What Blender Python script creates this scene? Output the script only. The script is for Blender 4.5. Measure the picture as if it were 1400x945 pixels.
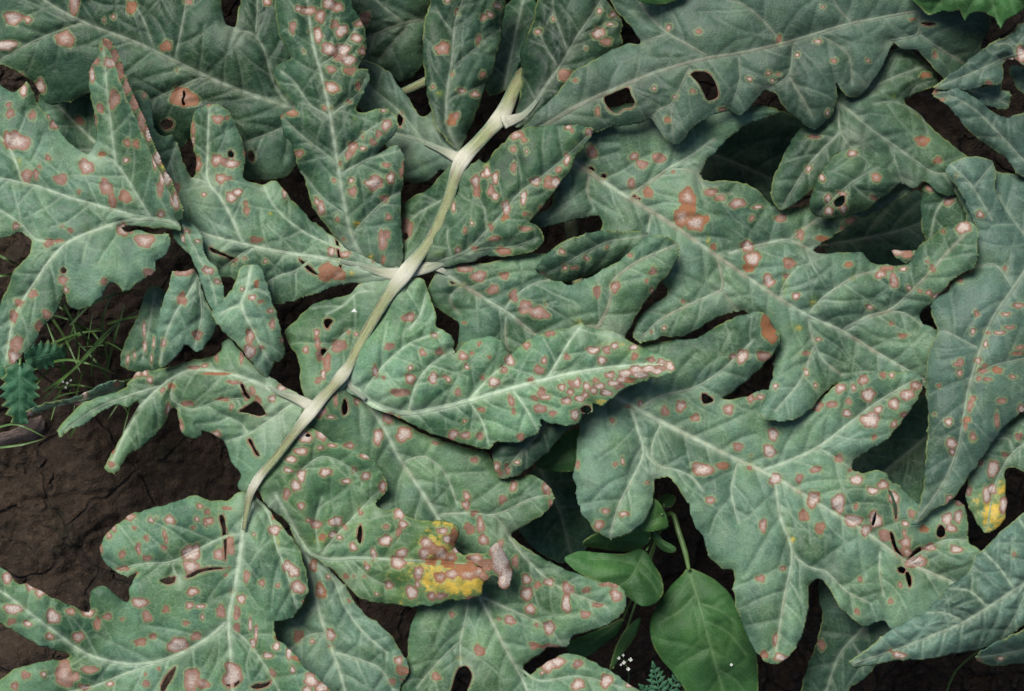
import bpy, math, random
import numpy as np

for o in list(bpy.data.objects):
    bpy.data.objects.remove(o)
scene = bpy.context.scene
COL = scene.collection

# ---------------------------------------------------------------- scale
# One unit of tracing = one photograph pixel on the plane where most leaves lie.
S = 0.0005            # metres per unit (the picture is about 0.7 m wide)
D = 2600.0            # camera height above the leaf plane, in units
G = 660.0             # leaf plane above the soil, in units (33 cm)

def P(u, v, h):
    """photo position + height above the leaf plane -> world position"""
    f = (D - h) / D
    return ((u - 700.0) * f * S, (472.5 - v) * f * S, (h + G) * S)

# ---------------------------------------------------------------- camera
cam_d = bpy.data.cameras.new('camera')
cam = bpy.data.objects.new('camera', cam_d)
COL.objects.link(cam)
cam.location = (0, 0, (D + G) * S)
cam.rotation_euler = (0, 0, 0)
cam_d.sensor_width = 36.0
cam_d.lens = 36.0 * D / 1400.0
cam_d.clip_start = 0.02
cam_d.clip_end = 100.0
scene.camera = cam

# ---------------------------------------------------------------- light
SUN_EL, SUN_AZ = math.radians(57), math.radians(-32)    # azimuth from +Y (top of the picture), towards the left
world = bpy.data.worlds.new('World')
scene.world = world
world.use_nodes = True
wn = world.node_tree
wn.nodes.clear()
sky = wn.nodes.new('ShaderNodeTexSky')
sky.sky_type = 'NISHITA'
sky.sun_disc = False
sky.sun_elevation = SUN_EL
sky.sun_rotation = SUN_AZ
sky.air_density = 1.0
sky.dust_density = 2.0
bg = wn.nodes.new('ShaderNodeBackground')
bg.inputs['Strength'].default_value = 0.065
wo = wn.nodes.new('ShaderNodeOutputWorld')
wn.links.new(sky.outputs[0], bg.inputs[0])
wn.links.new(bg.outputs[0], wo.inputs[0])
sun_d = bpy.data.lights.new('sun', 'SUN')
sun_d.energy = 3.8
sun_d.angle = math.radians(28)
sun_d.color = (1.0, 0.975, 0.93)
sun = bpy.data.objects.new('sun', sun_d)
COL.objects.link(sun)
from mathutils import Vector
sd = Vector((math.sin(SUN_AZ) * math.cos(SUN_EL), math.cos(SUN_AZ) * math.cos(SUN_EL), math.sin(SUN_EL)))
sun.rotation_euler = sd.to_track_quat('Z', 'Y').to_euler()
sun.location = sd * 5
vs = scene.view_settings
vs.view_transform = 'Standard'
vs.look = 'None'
vs.exposure = 0.80
vs.gamma = 1.0
vs.use_curve_mapping = False
scene.render.engine = 'CYCLES'
cy = scene.cycles
cy.max_bounces = 4; cy.diffuse_bounces = 3; cy.glossy_bounces = 2; cy.transmission_bounces = 3; cy.transparent_max_bounces = 4
cy.caustics_reflective = False; cy.caustics_refractive = False

RNG = random.Random(7)
NR = np.random.RandomState(11)

# ---------------------------------------------------------------- numeric helpers
_H = NR.rand(256, 256).astype(np.float64)
def vnoise(x, y, seed=0):
    x = x + seed * 17.13; y = y + seed * 31.7
    xi = np.floor(x).astype(int); yi = np.floor(y).astype(int)
    fx = x - xi; fy = y - yi
    fx = fx * fx * (3 - 2 * fx); fy = fy * fy * (3 - 2 * fy)
    a = _H[xi & 255, yi & 255]; b = _H[(xi + 1) & 255, yi & 255]
    c = _H[xi & 255, (yi + 1) & 255]; d = _H[(xi + 1) & 255, (yi + 1) & 255]
    return (a * (1 - fx) + b * fx) * (1 - fy) + (c * (1 - fx) + d * fx) * fy - 0.5

def fbm(x, y, seed=0, n=4, k=0.5):
    t = 0; a = 1.0
    for i in range(n):
        t = t + a * vnoise(x * 2 ** i, y * 2 ** i, seed + i)
        a *= k
    return t

def spline(pts, closed, step=4.0):
    """centripetal-ish Catmull-Rom through the points"""
    p = np.array(pts, float)
    n = len(p)
    if n < 3:
        L = np.hypot(*(p[1] - p[0])); m = max(2, int(L / step))
        t = np.linspace(0, 1, m + 1)[:, None]
        return p[0] * (1 - t) + p[1] * t
    out = []
    rng = range(n) if closed else range(n - 1)
    for i in rng:
        if closed:
            p0, p1, p2, p3 = p[i - 1], p[i], p[(i + 1) % n], p[(i + 2) % n]
        else:
            p0 = p[max(i - 1, 0)]; p1 = p[i]; p2 = p[i + 1]; p3 = p[min(i + 2, n - 1)]
        L = np.hypot(*(p2 - p1))
        m = max(1, int(L / step))
        # tangents limited by the local length so that short runs do not overshoot
        def tan(a, b, c):
            la = max(np.hypot(*(b - a)), 1e-6); lc = max(np.hypot(*(c - b)), 1e-6)
            t = (b - a) / la + (c - b) / lc
            return t * 0.5 * L * 0.9
        t1 = tan(p0, p1, p2); t2 = tan(p1, p2, p3)
        for k in range(m):
            t = k / m
            h00 = 2 * t ** 3 - 3 * t * t + 1; h10 = t ** 3 - 2 * t * t + t
            h01 = -2 * t ** 3 + 3 * t * t; h11 = t ** 3 - t * t
            out.append(h00 * p1 + h10 * t1 + h01 * p2 + h11 * t2)
    if not closed:
        out.append(p[-1])
    return np.array(out)

def inside_poly(poly, xs, ys):
    """even-odd test of the grid xs * ys, result [iy, ix]"""
    res = np.zeros((len(ys), len(xs)), bool)
    x1 = poly[:, 0]; y1 = poly[:, 1]
    x2 = np.roll(x1, -1); y2 = np.roll(y1, -1)
    for i, y in enumerate(ys):
        m = (y1 <= y) != (y2 <= y)
        if not m.any():
            continue
        xc = np.sort(x1[m] + (y - y1[m]) / (y2[m] - y1[m]) * (x2[m] - x1[m]))
        res[i] = (np.searchsorted(xc, xs) % 2) == 1
    return res

def tps(ctrl):
    c = np.array(ctrl, float)
    n = len(c)
    if n < 4:
        m = c[:, 2].mean()
        if n < 3:
            return lambda x, y: np.full(np.shape(x), m)
        A = np.c_[np.ones(n), c[:, :2]]
        k = np.linalg.lstsq(A, c[:, 2], rcond=None)[0]
        return lambda x, y: k[0] + k[1] * x + k[2] * y
    q = c[:, :2] / 100.0
    def U(r2):
        return 0.5 * r2 * np.log(r2 + 1e-9)
    r2 = ((q[:, None] - q[None]) ** 2).sum(-1)
    K = U(r2) + np.eye(n) * 0.05
    Pm = np.c_[np.ones(n), q]
    A = np.zeros((n + 3, n + 3)); A[:n, :n] = K; A[:n, n:] = Pm; A[n:, :n] = Pm.T
    w = np.linalg.solve(A, np.r_[c[:, 2], 0, 0, 0])
    lo, hi = c[:, 2].min() - 18, c[:, 2].max() + 18
    def f(x, y):
        t = w[n] + w[n + 1] * x / 100 + w[n + 2] * y / 100
        for i in range(n):
            t = t + w[i] * U((x / 100 - q[i, 0]) ** 2 + (y / 100 - q[i, 1]) ** 2)
        return np.clip(t, lo, hi)
    return f

def stamp(d, xs0, ys0, g, a, b, R, near=None):
    """lower field d to the distance from segment a-b, in a window of radius R"""
    ix0 = max(0, int((min(a[0], b[0]) - R - xs0) / g)); ix1 = min(d.shape[1], int((max(a[0], b[0]) + R - xs0) / g) + 2)
    iy0 = max(0, int((min(a[1], b[1]) - R - ys0) / g)); iy1 = min(d.shape[0], int((max(a[1], b[1]) + R - ys0) / g) + 2)
    if ix0 >= ix1 or iy0 >= iy1:
        return
    X = xs0 + np.arange(ix0, ix1) * g; Y = (ys0 + np.arange(iy0, iy1) * g)[:, None]
    vx, vy = b[0] - a[0], b[1] - a[1]
    t = np.clip(((X - a[0]) * vx + (Y - a[1]) * vy) / (vx * vx + vy * vy + 1e-9), 0, 1)
    px = a[0] + t * vx; py = a[1] + t * vy
    dd = np.hypot(X - px, Y - py)
    w = d[iy0:iy1, ix0:ix1]
    m = dd < w
    w[m] = dd[m]
    if near is not None:
        near[0][iy0:iy1, ix0:ix1][m] = px[m]; near[1][iy0:iy1, ix0:ix1][m] = py[m]

def profile(f, xs0, ys0, g, a, b, wa, sig):
    """raise field f to a soft line profile of strength wa"""
    R = sig * 2.4
    ix0 = max(0, int((min(a[0], b[0]) - R - xs0) / g)); ix1 = min(f.shape[1], int((max(a[0], b[0]) + R - xs0) / g) + 2)
    iy0 = max(0, int((min(a[1], b[1]) - R - ys0) / g)); iy1 = min(f.shape[0], int((max(a[1], b[1]) + R - ys0) / g) + 2)
    if ix0 >= ix1 or iy0 >= iy1:
        return
    X = xs0 + np.arange(ix0, ix1) * g; Y = (ys0 + np.arange(iy0, iy1) * g)[:, None]
    vx, vy = b[0] - a[0], b[1] - a[1]
    t = np.clip(((X - a[0]) * vx + (Y - a[1]) * vy) / (vx * vx + vy * vy + 1e-9), 0, 1)
    dd = (X - a[0] - t * vx) ** 2 + (Y - a[1] - t * vy) ** 2
    np.maximum(f[iy0:iy1, ix0:ix1], wa * np.exp(-dd / (sig * sig)), out=f[iy0:iy1, ix0:ix1])

# ---------------------------------------------------------------- scene helpers
def tag(o, label=None, cat=None, group=None, kind=None):
    if label: o['label'] = label
    if cat: o['category'] = cat
    if group: o['group'] = group
    if kind: o['kind'] = kind
    return o

def empty(name, loc, label, cat, group=None):
    o = bpy.data.objects.new(name, None)
    o.empty_display_size = 0.02
    COL.objects.link(o)
    o.location = loc
    return tag(o, label, cat, group)

def mesh_obj(name, verts, faces, mat, parent=None, attrs=None, uv=None, smooth=True):
    """verts (n,3) world positions; faces (m,4) or (m,3) index array or list"""
    me = bpy.data.meshes.new(name)
    verts = np.asarray(verts, np.float32)
    if isinstance(faces, np.ndarray):
        k = faces.shape[1]; nf = len(faces)
        me.vertices.add(len(verts)); me.vertices.foreach_set('co', verts.ravel())
        me.loops.add(nf * k); me.loops.foreach_set('vertex_index', faces.astype(np.int32).ravel())
        me.polygons.add(nf)
        me.polygons.foreach_set('loop_start', np.arange(0, nf * k, k, dtype=np.int32))
        me.update(calc_edges=True)
    else:
        me.from_pydata(verts.tolist(), [], faces)
    if smooth:
        me.polygons.foreach_set('use_smooth', np.ones(len(me.polygons), bool))
    if attrs:
        for k_, a in attrs.items():
            at = me.attributes.new(k_, 'FLOAT', 'POINT')
            at.data.foreach_set('value', np.ascontiguousarray(a, np.float32))
    if uv is not None:
        at = me.attributes.new('photo_pos', 'FLOAT_VECTOR', 'POINT')
        v3 = np.c_[uv, np.zeros(len(uv))].astype(np.float32)
        at.data.foreach_set('vector', v3.ravel())
    me.validate()
    me.materials.append(mat)
    o = bpy.data.objects.new(name, me)
    COL.objects.link(o)
    if parent is not None:
        o.parent = parent
        w = parent
        loc = Vector((0, 0, 0))
        while w is not None:
            loc += w.location; w = w.parent
        o.location = -loc
    return o

def tube_data(path, radii, nseg=10, squash=1.0, closed_ends=True):
    path = np.array(path, float); n = len(path)
    V = []; F = []
    up = np.array([0, 0, 1.0])
    for i in range(n):
        t = path[min(i + 1, n - 1)] - path[max(i - 1, 0)]
        t /= np.linalg.norm(t) + 1e-12
        a = np.cross(t, up)
        if np.linalg.norm(a) < 1e-3:
            a = np.array([1.0, 0, 0])
        a /= np.linalg.norm(a); b = np.cross(a, t)
        for k in range(nseg):
            th = 2 * math.pi * k / nseg
            V.append(path[i] + radii[i] * (math.cos(th) * a + squash * math.sin(th) * b))
    for i in range(n - 1):
        for k in range(nseg):
            k2 = (k + 1) % nseg
            F.append((i * nseg + k, i * nseg + k2, (i + 1) * nseg + k2, (i + 1) * nseg + k))
    if closed_ends:
        F.append(tuple(range(nseg))[::-1]); F.append(tuple(range((n - 1) * nseg, n * nseg)))
    return V, F

# ---------------------------------------------------------------- material helpers
class NT:
    def __init__(self, name):
        self.m = bpy.data.materials.new(name); self.m.use_nodes = True
        self.t = self.m.node_tree; self.t.nodes.clear()
    def n(self, typ, **kw):
        nd = self.t.nodes.new(typ)
        for k, v in kw.items():
            if k.startswith('i_'):
                key = k[2:]
                nd.inputs[int(key) if key.isdigit() else key].default_value = v
            else:
                setattr(nd, k, v)
        return nd
    def l(self, a, b): self.t.links.new(a, b)
    def attr(self, name, out='Fac'):
        return self.n('ShaderNodeAttribute', attribute_name=name).outputs[out]
    def math(self, op, a, b=None, c=None, clamp=False):
        nd = self.n('ShaderNodeMath', operation=op, use_clamp=clamp)
        for i, v in enumerate((a, b, c)):
            if v is None: continue
            if isinstance(v, (int, float)): nd.inputs[i].default_value = v
            else: self.l(v, nd.inputs[i])
        return nd.outputs[0]
    def smooth(self, v, lo, hi, out0=0.0, out1=1.0):
        nd = self.n('ShaderNodeMapRange', interpolation_type='SMOOTHSTEP')
        self.l(v, nd.inputs[0])
        for i, q in enumerate((lo, hi, out0, out1)): nd.inputs[i + 1].default_value = q
        return nd.outputs[0]
    def mix(self, fac, a, b):
        nd = self.n('ShaderNodeMix', data_type='RGBA')
        if isinstance(fac, (int, float)): nd.inputs[0].default_value = fac
        else: self.l(fac, nd.inputs[0])
        for i, v in ((6, a), (7, b)):
            if isinstance(v, tuple): nd.inputs[i].default_value = (*v, 1) if len(v) == 3 else v
            else: self.l(v, nd.inputs[i])
        return nd.outputs[2]
    def noise(self, vec, scale, detail=3.0, rough=0.55, out=0, dist=0.0):
        nd = self.n('ShaderNodeTexNoise')
        if vec is not None: self.l(vec, nd.inputs['Vector'])
        nd.inputs['Scale'].default_value = scale; nd.inputs['Detail'].default_value = detail
        nd.inputs['Roughness'].default_value = rough; nd.inputs['Distortion'].default_value = dist
        return nd.outputs[out]

def srgb(r, g, b):
    f = lambda c: (c / 255 / 12.92) if c / 255 <= 0.04045 else ((c / 255 + 0.055) / 1.055) ** 2.4
    return (f(r), f(g), f(b))

# ---------------------------------------------------------------- leaf material
def half(r, g, b, f=0.5):
    return tuple(c * f for c in srgb(r, g, b))

def leaf_material(name, dark, light, grey, pale, gloss=0.5, vein_amt=0.8, speck=0.5, transl=0.14, net=1.0):
    k = NT(name)
    pos = k.attr('photo_pos', 'Vector')
    sc = k.n('ShaderNodeVectorMath', operation='SCALE'); k.l(pos, sc.inputs[0]); sc.inputs[3].default_value = 0.01
    p = sc.outputs[0]
    n1 = k.attr('var_broad'); n4 = k.attr('var_mid'); n2 = k.noise(p, 9.0, 3, 0.65); n3 = k.noise(p, 34.0, 2, 0.62)
    tone = k.attr('tone'); warm = k.attr('warm')
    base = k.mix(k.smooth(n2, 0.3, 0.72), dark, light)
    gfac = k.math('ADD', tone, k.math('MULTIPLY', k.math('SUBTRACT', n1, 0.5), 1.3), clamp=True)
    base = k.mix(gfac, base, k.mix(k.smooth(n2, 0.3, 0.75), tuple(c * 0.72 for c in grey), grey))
    wf = k.math('ADD', warm, k.math('MULTIPLY', k.math('SUBTRACT', n4, 0.52), 0.9), clamp=True)
    base = k.mix(k.math('MULTIPLY', wf, 0.6), base, tuple(a * b for a, b in zip(light, (2.1, 1.55, 0.95))))
    mott = k.n('ShaderNodeVectorMath', operation='SCALE'); k.l(base, mott.inputs[0]); k.l(k.smooth(n3, 0.22, 0.78, 0.86, 1.14), mott.inputs[3]); base = mott.outputs[0]
    # fine felt of short pale hairs
    felt = k.smooth(n3, 0.55, 0.78)
    base = k.mix(k.math('MULTIPLY', felt, 0.15 * speck), base, pale)
    bl = k.n('ShaderNodeVectorMath', operation='SCALE'); k.l(base, bl.inputs[0]); k.l(k.smooth(n1, 0.2, 0.8, 0.72, 1.28), bl.inputs[3]); base = bl.outputs[0]
    # fine net of the smallest veins
    dv = k.n('ShaderNodeVectorMath', operation='ADD')
    nw = k.n('ShaderNodeTexNoise'); k.l(p, nw.inputs['Vector']); nw.inputs['Scale'].default_value = 9.0; nw.inputs['Detail'].default_value = 2
    sw = k.n('ShaderNodeVectorMath', operation='SCALE'); k.l(nw.outputs['Color'], sw.inputs[0]); sw.inputs[3].default_value = 0.13
    k.l(p, dv.inputs[0]); k.l(sw.outputs[0], dv.inputs[1])
    vor = k.n('ShaderNodeTexVoronoi', feature='DISTANCE_TO_EDGE'); k.l(dv.outputs[0], vor.inputs['Vector']); vor.inputs['Scale'].default_value = 7.5
    netf = k.smooth(vor.outputs['Distance'], 0.0, 0.085, 1, 0)
    base = k.mix(k.math('MULTIPLY', k.math('MULTIPLY', netf, k.smooth(n4, 0.3, 0.75)), 0.13 * net), base, pale)
    # halo of down and painted fold highlights along the veins, secondary veins, main veins
    halo = k.attr('halo')
    base = k.mix(k.math('MULTIPLY', k.math('MULTIPLY', halo, 0.66), k.smooth(n2, 0.05, 0.7, 0.45, 1)), base, pale)
    v2 = k.attr('vein_minor')
    base = k.mix(k.math('MULTIPLY', k.math('MULTIPLY', v2, vein_amt * 0.8), k.smooth(n2, 0.2, 0.7, 0.35, 1)), base, pale)
    v1 = k.attr('vein')
    vcol = k.mix(k.smooth(n2, 0.5, 0.8), tuple(min(c * 1.12, 0.9) for c in pale), tuple(a * b for a, b in zip(pale, (0.95, 0.80, 0.62))))
    red = k.attr('red')
    vcol = k.mix(k.math('MULTIPLY', red, k.smooth(n4, 0.35, 0.62)), vcol, half(158, 124, 108))
    base = k.mix(k.math('MULTIPLY', k.math('MULTIPLY', v1, vein_amt), k.smooth(n2, 0.1, 0.65, 0.62, 1)), base, vcol)
    lum = k.n('ShaderNodeVectorMath', operation='SCALE'); k.l(base, lum.inputs[0]); k.l(k.attr('lum'), lum.inputs[3]); base = lum.outputs[0]  # per-leaf brightness, mostly painted light falloff from centre to edges, shade on deep leaves
    # pale yellowish margin
    ed = k.attr('margin')
    mf = k.math('MULTIPLY', k.smooth(ed, 0.4, 3.0, 0.62, 0), k.smooth(n4, 0.38, 0.62))
    base = k.mix(mf, base, half(150, 165, 100))
    # yellowing
    ye = k.attr('yellow')
    yf = k.smooth(k.math('ADD', ye, k.math('MULTIPLY', k.math('SUBTRACT', n2, 0.5), 1.3)), 0.34, 0.80)
    base = k.mix(k.math('MULTIPLY', k.smooth(ye, 0.02, 0.5), 0.45), base, half(120, 150, 70))
    base = k.mix(k.math('MULTIPLY', yf, 0.92), base, k.mix(k.smooth(n2, 0.3, 0.7), half(168, 158, 74, .55), half(234, 192, 78, .58)))
    # leaf-spot lesions
    s = k.attr('spot')
    jag = k.math('MULTIPLY', k.math('SUBTRACT', k.noise(p, 17, 2, 0.6), 0.5), 6.5)
    s = k.math('ADD', s, jag)
    sw_ = k.attr('spot_pale')
    rim = k.math('MULTIPLY', k.smooth(s, 0.2, 1.6, 0, 1), k.smooth(s, 1.6, 4.0, 1, 0))
    base = k.mix(k.math('MULTIPLY', rim, 0.6), base, half(150, 163, 112))
    inn = k.smooth(s, -0.7, 0.9, 1, 0)
    brown = k.mix(k.smooth(n2, 0.3, 0.72), half(160, 122, 106, .42), half(192, 156, 138, .44))
    brown = k.mix(k.math('MULTIPLY', k.smooth(s, -3.0, -0.2, 0, 1), 0.5), brown, half(150, 96, 64, .5))
    brown = k.mix(k.math('MULTIPLY', k.attr('spot_rust'), 0.8), brown, half(168, 110, 66))
    cen = k.smooth(k.math('ADD', sw_, k.math('MULTIPLY', k.math('SUBTRACT', n3, 0.5), 0.45)), 0.14, 0.72)
    pink = k.mix(k.smooth(n3, 0.3, 0.7), half(202, 178, 160, .47), half(230, 218, 208, .52))
    lesion = k.mix(cen, brown, pink)
    lesion = k.mix(k.math('MULTIPLY', k.smooth(n3, 0.55, 0.75), 0.35), lesion, half(126, 94, 76))
    base = k.mix(inn, base, lesion)
    # dust specks
    wn_ = k.n('ShaderNodeTexVoronoi', feature='F1'); k.l(p, wn_.inputs['Vector']); wn_.inputs['Scale'].default_value = 14
    sp = k.math('MULTIPLY', k.smooth(wn_.outputs['Distance'], 0.05, 0.085, 1, 0), k.smooth(n4, 0.5, 0.62))
    base = k.mix(k.math('MULTIPLY', sp, 0.75 * speck), base, half(205, 210, 196))
    # relief
    hgt = k.math('ADD', k.math('MULTIPLY', n3, 0.55), k.math('MULTIPLY', n2, 0.6))
    bump = k.n('ShaderNodeBump'); bump.inputs['Strength'].default_value = 0.75; bump.inputs['Distance'].default_value = 0.0009
    k.l(hgt, bump.inputs['Height'])
    bs = k.n('ShaderNodeBsdfPrincipled')
    k.l(base, bs.inputs['Base Color']); k.l(bump.outputs[0], bs.inputs['Normal'])
    rg = k.math('ADD', k.smooth(n2, 0.2, 0.8, gloss - 0.06, gloss + 0.10), k.math('MULTIPLY', inn, 0.25))
    k.l(rg, bs.inputs['Roughness'])
    bs.inputs['Specular IOR Level'].default_value = 0.2
    tr = k.n('ShaderNodeBsdfTranslucent'); k.l(base, tr.inputs['Color']); k.l(bump.outputs[0], tr.inputs['Normal'])
    mx = k.n('ShaderNodeMixShader'); mx.inputs[0].default_value = transl
    k.l(bs.outputs[0], mx.inputs[1]); k.l(tr.outputs[0], mx.inputs[2])
    out = k.n('ShaderNodeOutputMaterial'); k.l(mx.outputs[0], out.inputs[0])
    return k.m

PALE = (0.238, 0.290, 0.208)
M_LEAF = leaf_material('artichoke_leaf', (0.013, 0.044, 0.023), (0.040, 0.098, 0.048), (0.070, 0.124, 0.083), PALE)
M_NEIGH = leaf_material('artichoke_leaf_bluish', (0.026, 0.068, 0.043), (0.050, 0.106, 0.069), (0.070, 0.126, 0.094), PALE, gloss=0.48, speck=0.7)
M_WEED = leaf_material('weed_leaf', (0.024, 0.076, 0.020), (0.030, 0.088, 0.025), (0.036, 0.096, 0.030), half(128, 164, 112, .45), gloss=0.55, vein_amt=0.6, speck=0.05, transl=0.2, net=0.4)
M_NETTLE = leaf_material('nettle_leaf', (0.012, 0.06, 0.025), (0.028, 0.10, 0.05), (0.04, 0.11, 0.06), half(110, 160, 120), gloss=0.5, vein_amt=0.6, speck=0.2, transl=0.2, net=0.5)

def simple_mat(name, c1, c2, scale, rough=0.7, bump=0.3, bdist=0.001, c3=None):
    k = NT(name)
    tc = k.n('ShaderNodeTexCoord').outputs['Object']
    a = k.noise(tc, scale, 5, 0.65); b = k.noise(tc, scale * 6, 3, 0.6)
    col = k.mix(k.smooth(a, 0.3, 0.7), c1, c2)
    if c3: col = k.mix(k.smooth(b, 0.55, 0.75), col, c3)
    bp = k.n('ShaderNodeBump'); bp.inputs['Strength'].default_value = bump; bp.inputs['Distance'].default_value = bdist
    k.l(k.math('ADD', a, k.math('MULTIPLY', b, 0.4)), bp.inputs['Height'])
    bs = k.n('ShaderNodeBsdfPrincipled'); k.l(col, bs.inputs['Base Color']); bs.inputs['Roughness'].default_value = rough
    k.l(bp.outputs[0], bs.inputs['Normal'])
    o = k.n('ShaderNodeOutputMaterial'); k.l(bs.outputs[0], o.inputs[0])
    return k.m

def stalk_material():
    k = NT('leaf_stalk_felt')
    pos = k.attr('photo_pos', 'Vector')
    st = k.n('ShaderNodeVectorMath', operation='MULTIPLY'); k.l(pos, st.inputs[0]); st.inputs[1].default_value = (0.01, 0.30, 1)
    p = st.outputs[0]
    streak = k.noise(p, 1.0, 3, 0.6)
    tc = k.n('ShaderNodeTexCoord').outputs['Object']
    n = k.noise(tc, 120, 4, 0.6); f = k.noise(tc, 900, 3, 0.6)
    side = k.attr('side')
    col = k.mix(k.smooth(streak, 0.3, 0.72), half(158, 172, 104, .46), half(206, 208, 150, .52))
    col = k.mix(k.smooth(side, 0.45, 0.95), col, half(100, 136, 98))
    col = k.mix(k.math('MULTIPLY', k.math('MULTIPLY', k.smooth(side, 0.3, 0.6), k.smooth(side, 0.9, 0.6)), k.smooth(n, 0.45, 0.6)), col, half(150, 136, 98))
    col = k.mix(k.math('MULTIPLY', k.smooth(n, 0.55, 0.75), 0.5), col, half(176, 160, 112))
    col = k.mix(k.math('MULTIPLY', k.attr('felt'), k.smooth(n, 0.2, 0.6, 0.55, 1)), col, half(238, 234, 212, .66))
    col = k.mix(k.smooth(k.attr('into_leaf'), 0.15, 0.75), col, tuple(c * 0.9 for c in PALE))
    col = k.mix(k.math('MULTIPLY', k.smooth(f, 0.48, 0.7), 0.5), col, half(222, 220, 200))
    bp = k.n('ShaderNodeBump'); bp.inputs['Strength'].default_value = 0.9; bp.inputs['Distance'].default_value = 0.0014
    k.l(k.math('ADD', streak, k.math('MULTIPLY', f, 0.5)), bp.inputs['Height'])
    bs = k.n('ShaderNodeBsdfPrincipled'); k.l(col, bs.inputs['Base Color']); bs.inputs['Roughness'].default_value = 0.65
    bs.inputs['Subsurface Weight'].default_value = 0.0
    k.l(bp.outputs[0], bs.inputs['Normal'])
    o = k.n('ShaderNodeOutputMaterial'); k.l(bs.outputs[0], o.inputs[0])
    return k.m
M_STALK = stalk_material()
M_GRASS = simple_mat('grass_blade', half(70, 108, 44, .5), half(108, 142, 70, .5), 60, 0.5, 0.1)
M_WSTEM = simple_mat('weed_stem', half(74, 112, 50), half(108, 140, 76), 60, 0.5, 0.1)
M_PETAL = simple_mat('petal', half(220, 222, 215), half(236, 236, 230), 200, 0.6, 0.05)
M_DRY = simple_mat('dry_leaf', half(96, 80, 70, .5), half(136, 116, 104, .5), 70, 0.85, 0.6, 0.002, half(76, 60, 48, .7))


def soil_material():
    k = NT('soil')
    tc = k.n('ShaderNodeTexCoord').outputs['Object']
    a = k.noise(tc, 9, 6, 0.65); b = k.noise(tc, 60, 5, 0.65); c = k.noise(tc, 420, 3, 0.6)
    col = k.mix(k.smooth(a, 0.32, 0.66), half(64, 53, 41, 0.2), half(114, 93, 75, 0.2))
    col = k.mix(k.math('MULTIPLY', k.smooth(b, 0.5, 0.72), 0.6), col, half(131, 110, 91, 0.2))
    col = k.mix(k.math('MULTIPLY', k.smooth(k.noise(tc, 16, 4), 0.55, 0.7), 0.6), col, half(64, 67, 40, 0.2))
    vo = k.n('ShaderNodeTexVoronoi', feature='DISTANCE_TO_EDGE')
    dd = k.n('ShaderNodeVectorMath', operation='ADD'); nz = k.n('ShaderNodeTexNoise'); k.l(tc, nz.inputs['Vector']); nz.inputs['Scale'].default_value = 30
    sc = k.n('ShaderNodeVectorMath', operation='SCALE'); k.l(nz.outputs['Color'], sc.inputs[0]); sc.inputs[3].default_value = 0.03
    k.l(tc, dd.inputs[0]); k.l(sc.outputs[0], dd.inputs[1]); k.l(dd.outputs[0], vo.inputs['Vector']); vo.inputs['Scale'].default_value = 17
    crack = k.smooth(vo.outputs['Distance'], 0.0, 0.05, 1, 0)
    g_ = k.noise(tc, 170, 3, 0.7)
    col = k.mix(k.math('MULTIPLY', k.smooth(g_, 0.5, 0.72), 0.45), col, half(128, 108, 90, .32))
    col = k.mix(k.math('MULTIPLY', k.smooth(g_, 0.47, 0.36), 0.6), col, half(48, 40, 30, .5))
    col = k.mix(k.math('MULTIPLY', crack, 0.3), col, half(32, 26, 19, 0.2))
    col = k.mix(k.math('MULTIPLY', k.smooth(c, 0.55, 0.75), 0.4), col, half(48, 38, 30, 0.2))
    bp = k.n('ShaderNodeBump'); bp.inputs['Strength'].default_value = 0.9; bp.inputs['Distance'].default_value = 0.006
    h = k.math('ADD', k.math('MULTIPLY', b, 0.9), k.math('MULTIPLY', c, 0.6)); h = k.math('SUBTRACT', h, k.math('MULTIPLY', crack, 0.8))
    k.l(h, bp.inputs['Height'])
    bs = k.n('ShaderNodeBsdfPrincipled'); k.l(col, bs.inputs['Base Color']); bs.inputs['Roughness'].default_value = 0.95
    bs.inputs['Specular IOR Level'].default_value = 0.2
    k.l(bp.outputs[0], bs.inputs['Normal'])
    o = k.n('ShaderNodeOutputMaterial'); k.l(bs.outputs[0], o.inputs[0])
    return k.m
M_SOIL = soil_material()

# ---------------------------------------------------------------- leaf blades
GRID = 1.85
# thickest pale woolly down, with highlights on upturned folds partly painted in (vein junctions and the notches between lobes)
DOWN_GLINTS = [(320, 44, 24, .9), (545, 376, 26, .9), (632, 212, 24, .8), (598, 362, 20, .9), (690, 170, 26, .8), (400, 545, 24, .9), (372, 690, 14, .8),
        (468, 338, 26, .8), (1168, 190, 24, .7), (1240, 247, 18, .7), (955, 238, 26, .6), (1112, 342, 20, .6), (895, 168, 18, .6), (985, 402, 20, .5),
        (130, 216, 20, .6), (285, 252, 22, .7), (270, 245, 14, .6), (362, 258, 16, .6), (505, 372, 34, .75), (372, 575, 34, .7), (590, 185, 34, .5),
        (840, 455, 22, .7), (790, 452, 16, .5), (620, 482, 10, .6), (900, 645, 22, .6), (1190, 118, 22, .4), (1222, 62, 18, .6), (1050, 124, 16, .6),
        (345, 690, 22, .6), (262, 770, 14, .4), (245, 792, 12, .6), (690, 722, 24, .5), (640, 905, 22, .5), (768, 885, 14, .6), (470, 795, 26, .5),
        (1135, 785, 16, .5), (1295, 455, 14, .4), (650, 352, 18, .6), (780, 300, 26, .35), (860, 262, 30, .3), (340, 515, 26, .4), (365, 530, 20, .8),
        (520, 556, 30, .35), (476, 524, 18, .7), (40, 322, 14, .5), (110, 325, 20, .4), (300, 330, 30, .3), (560, 195, 30, .4), (880, 55, 14, .5),
        (990, 548, 12, .5), (1165, 638, 14, .6), (1000, 420, 12, .5), (880, 620, 16, .4), (445, 780, 16, .4), (490, 705, 14, .5), (515, 700, 10, .4)]

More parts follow.
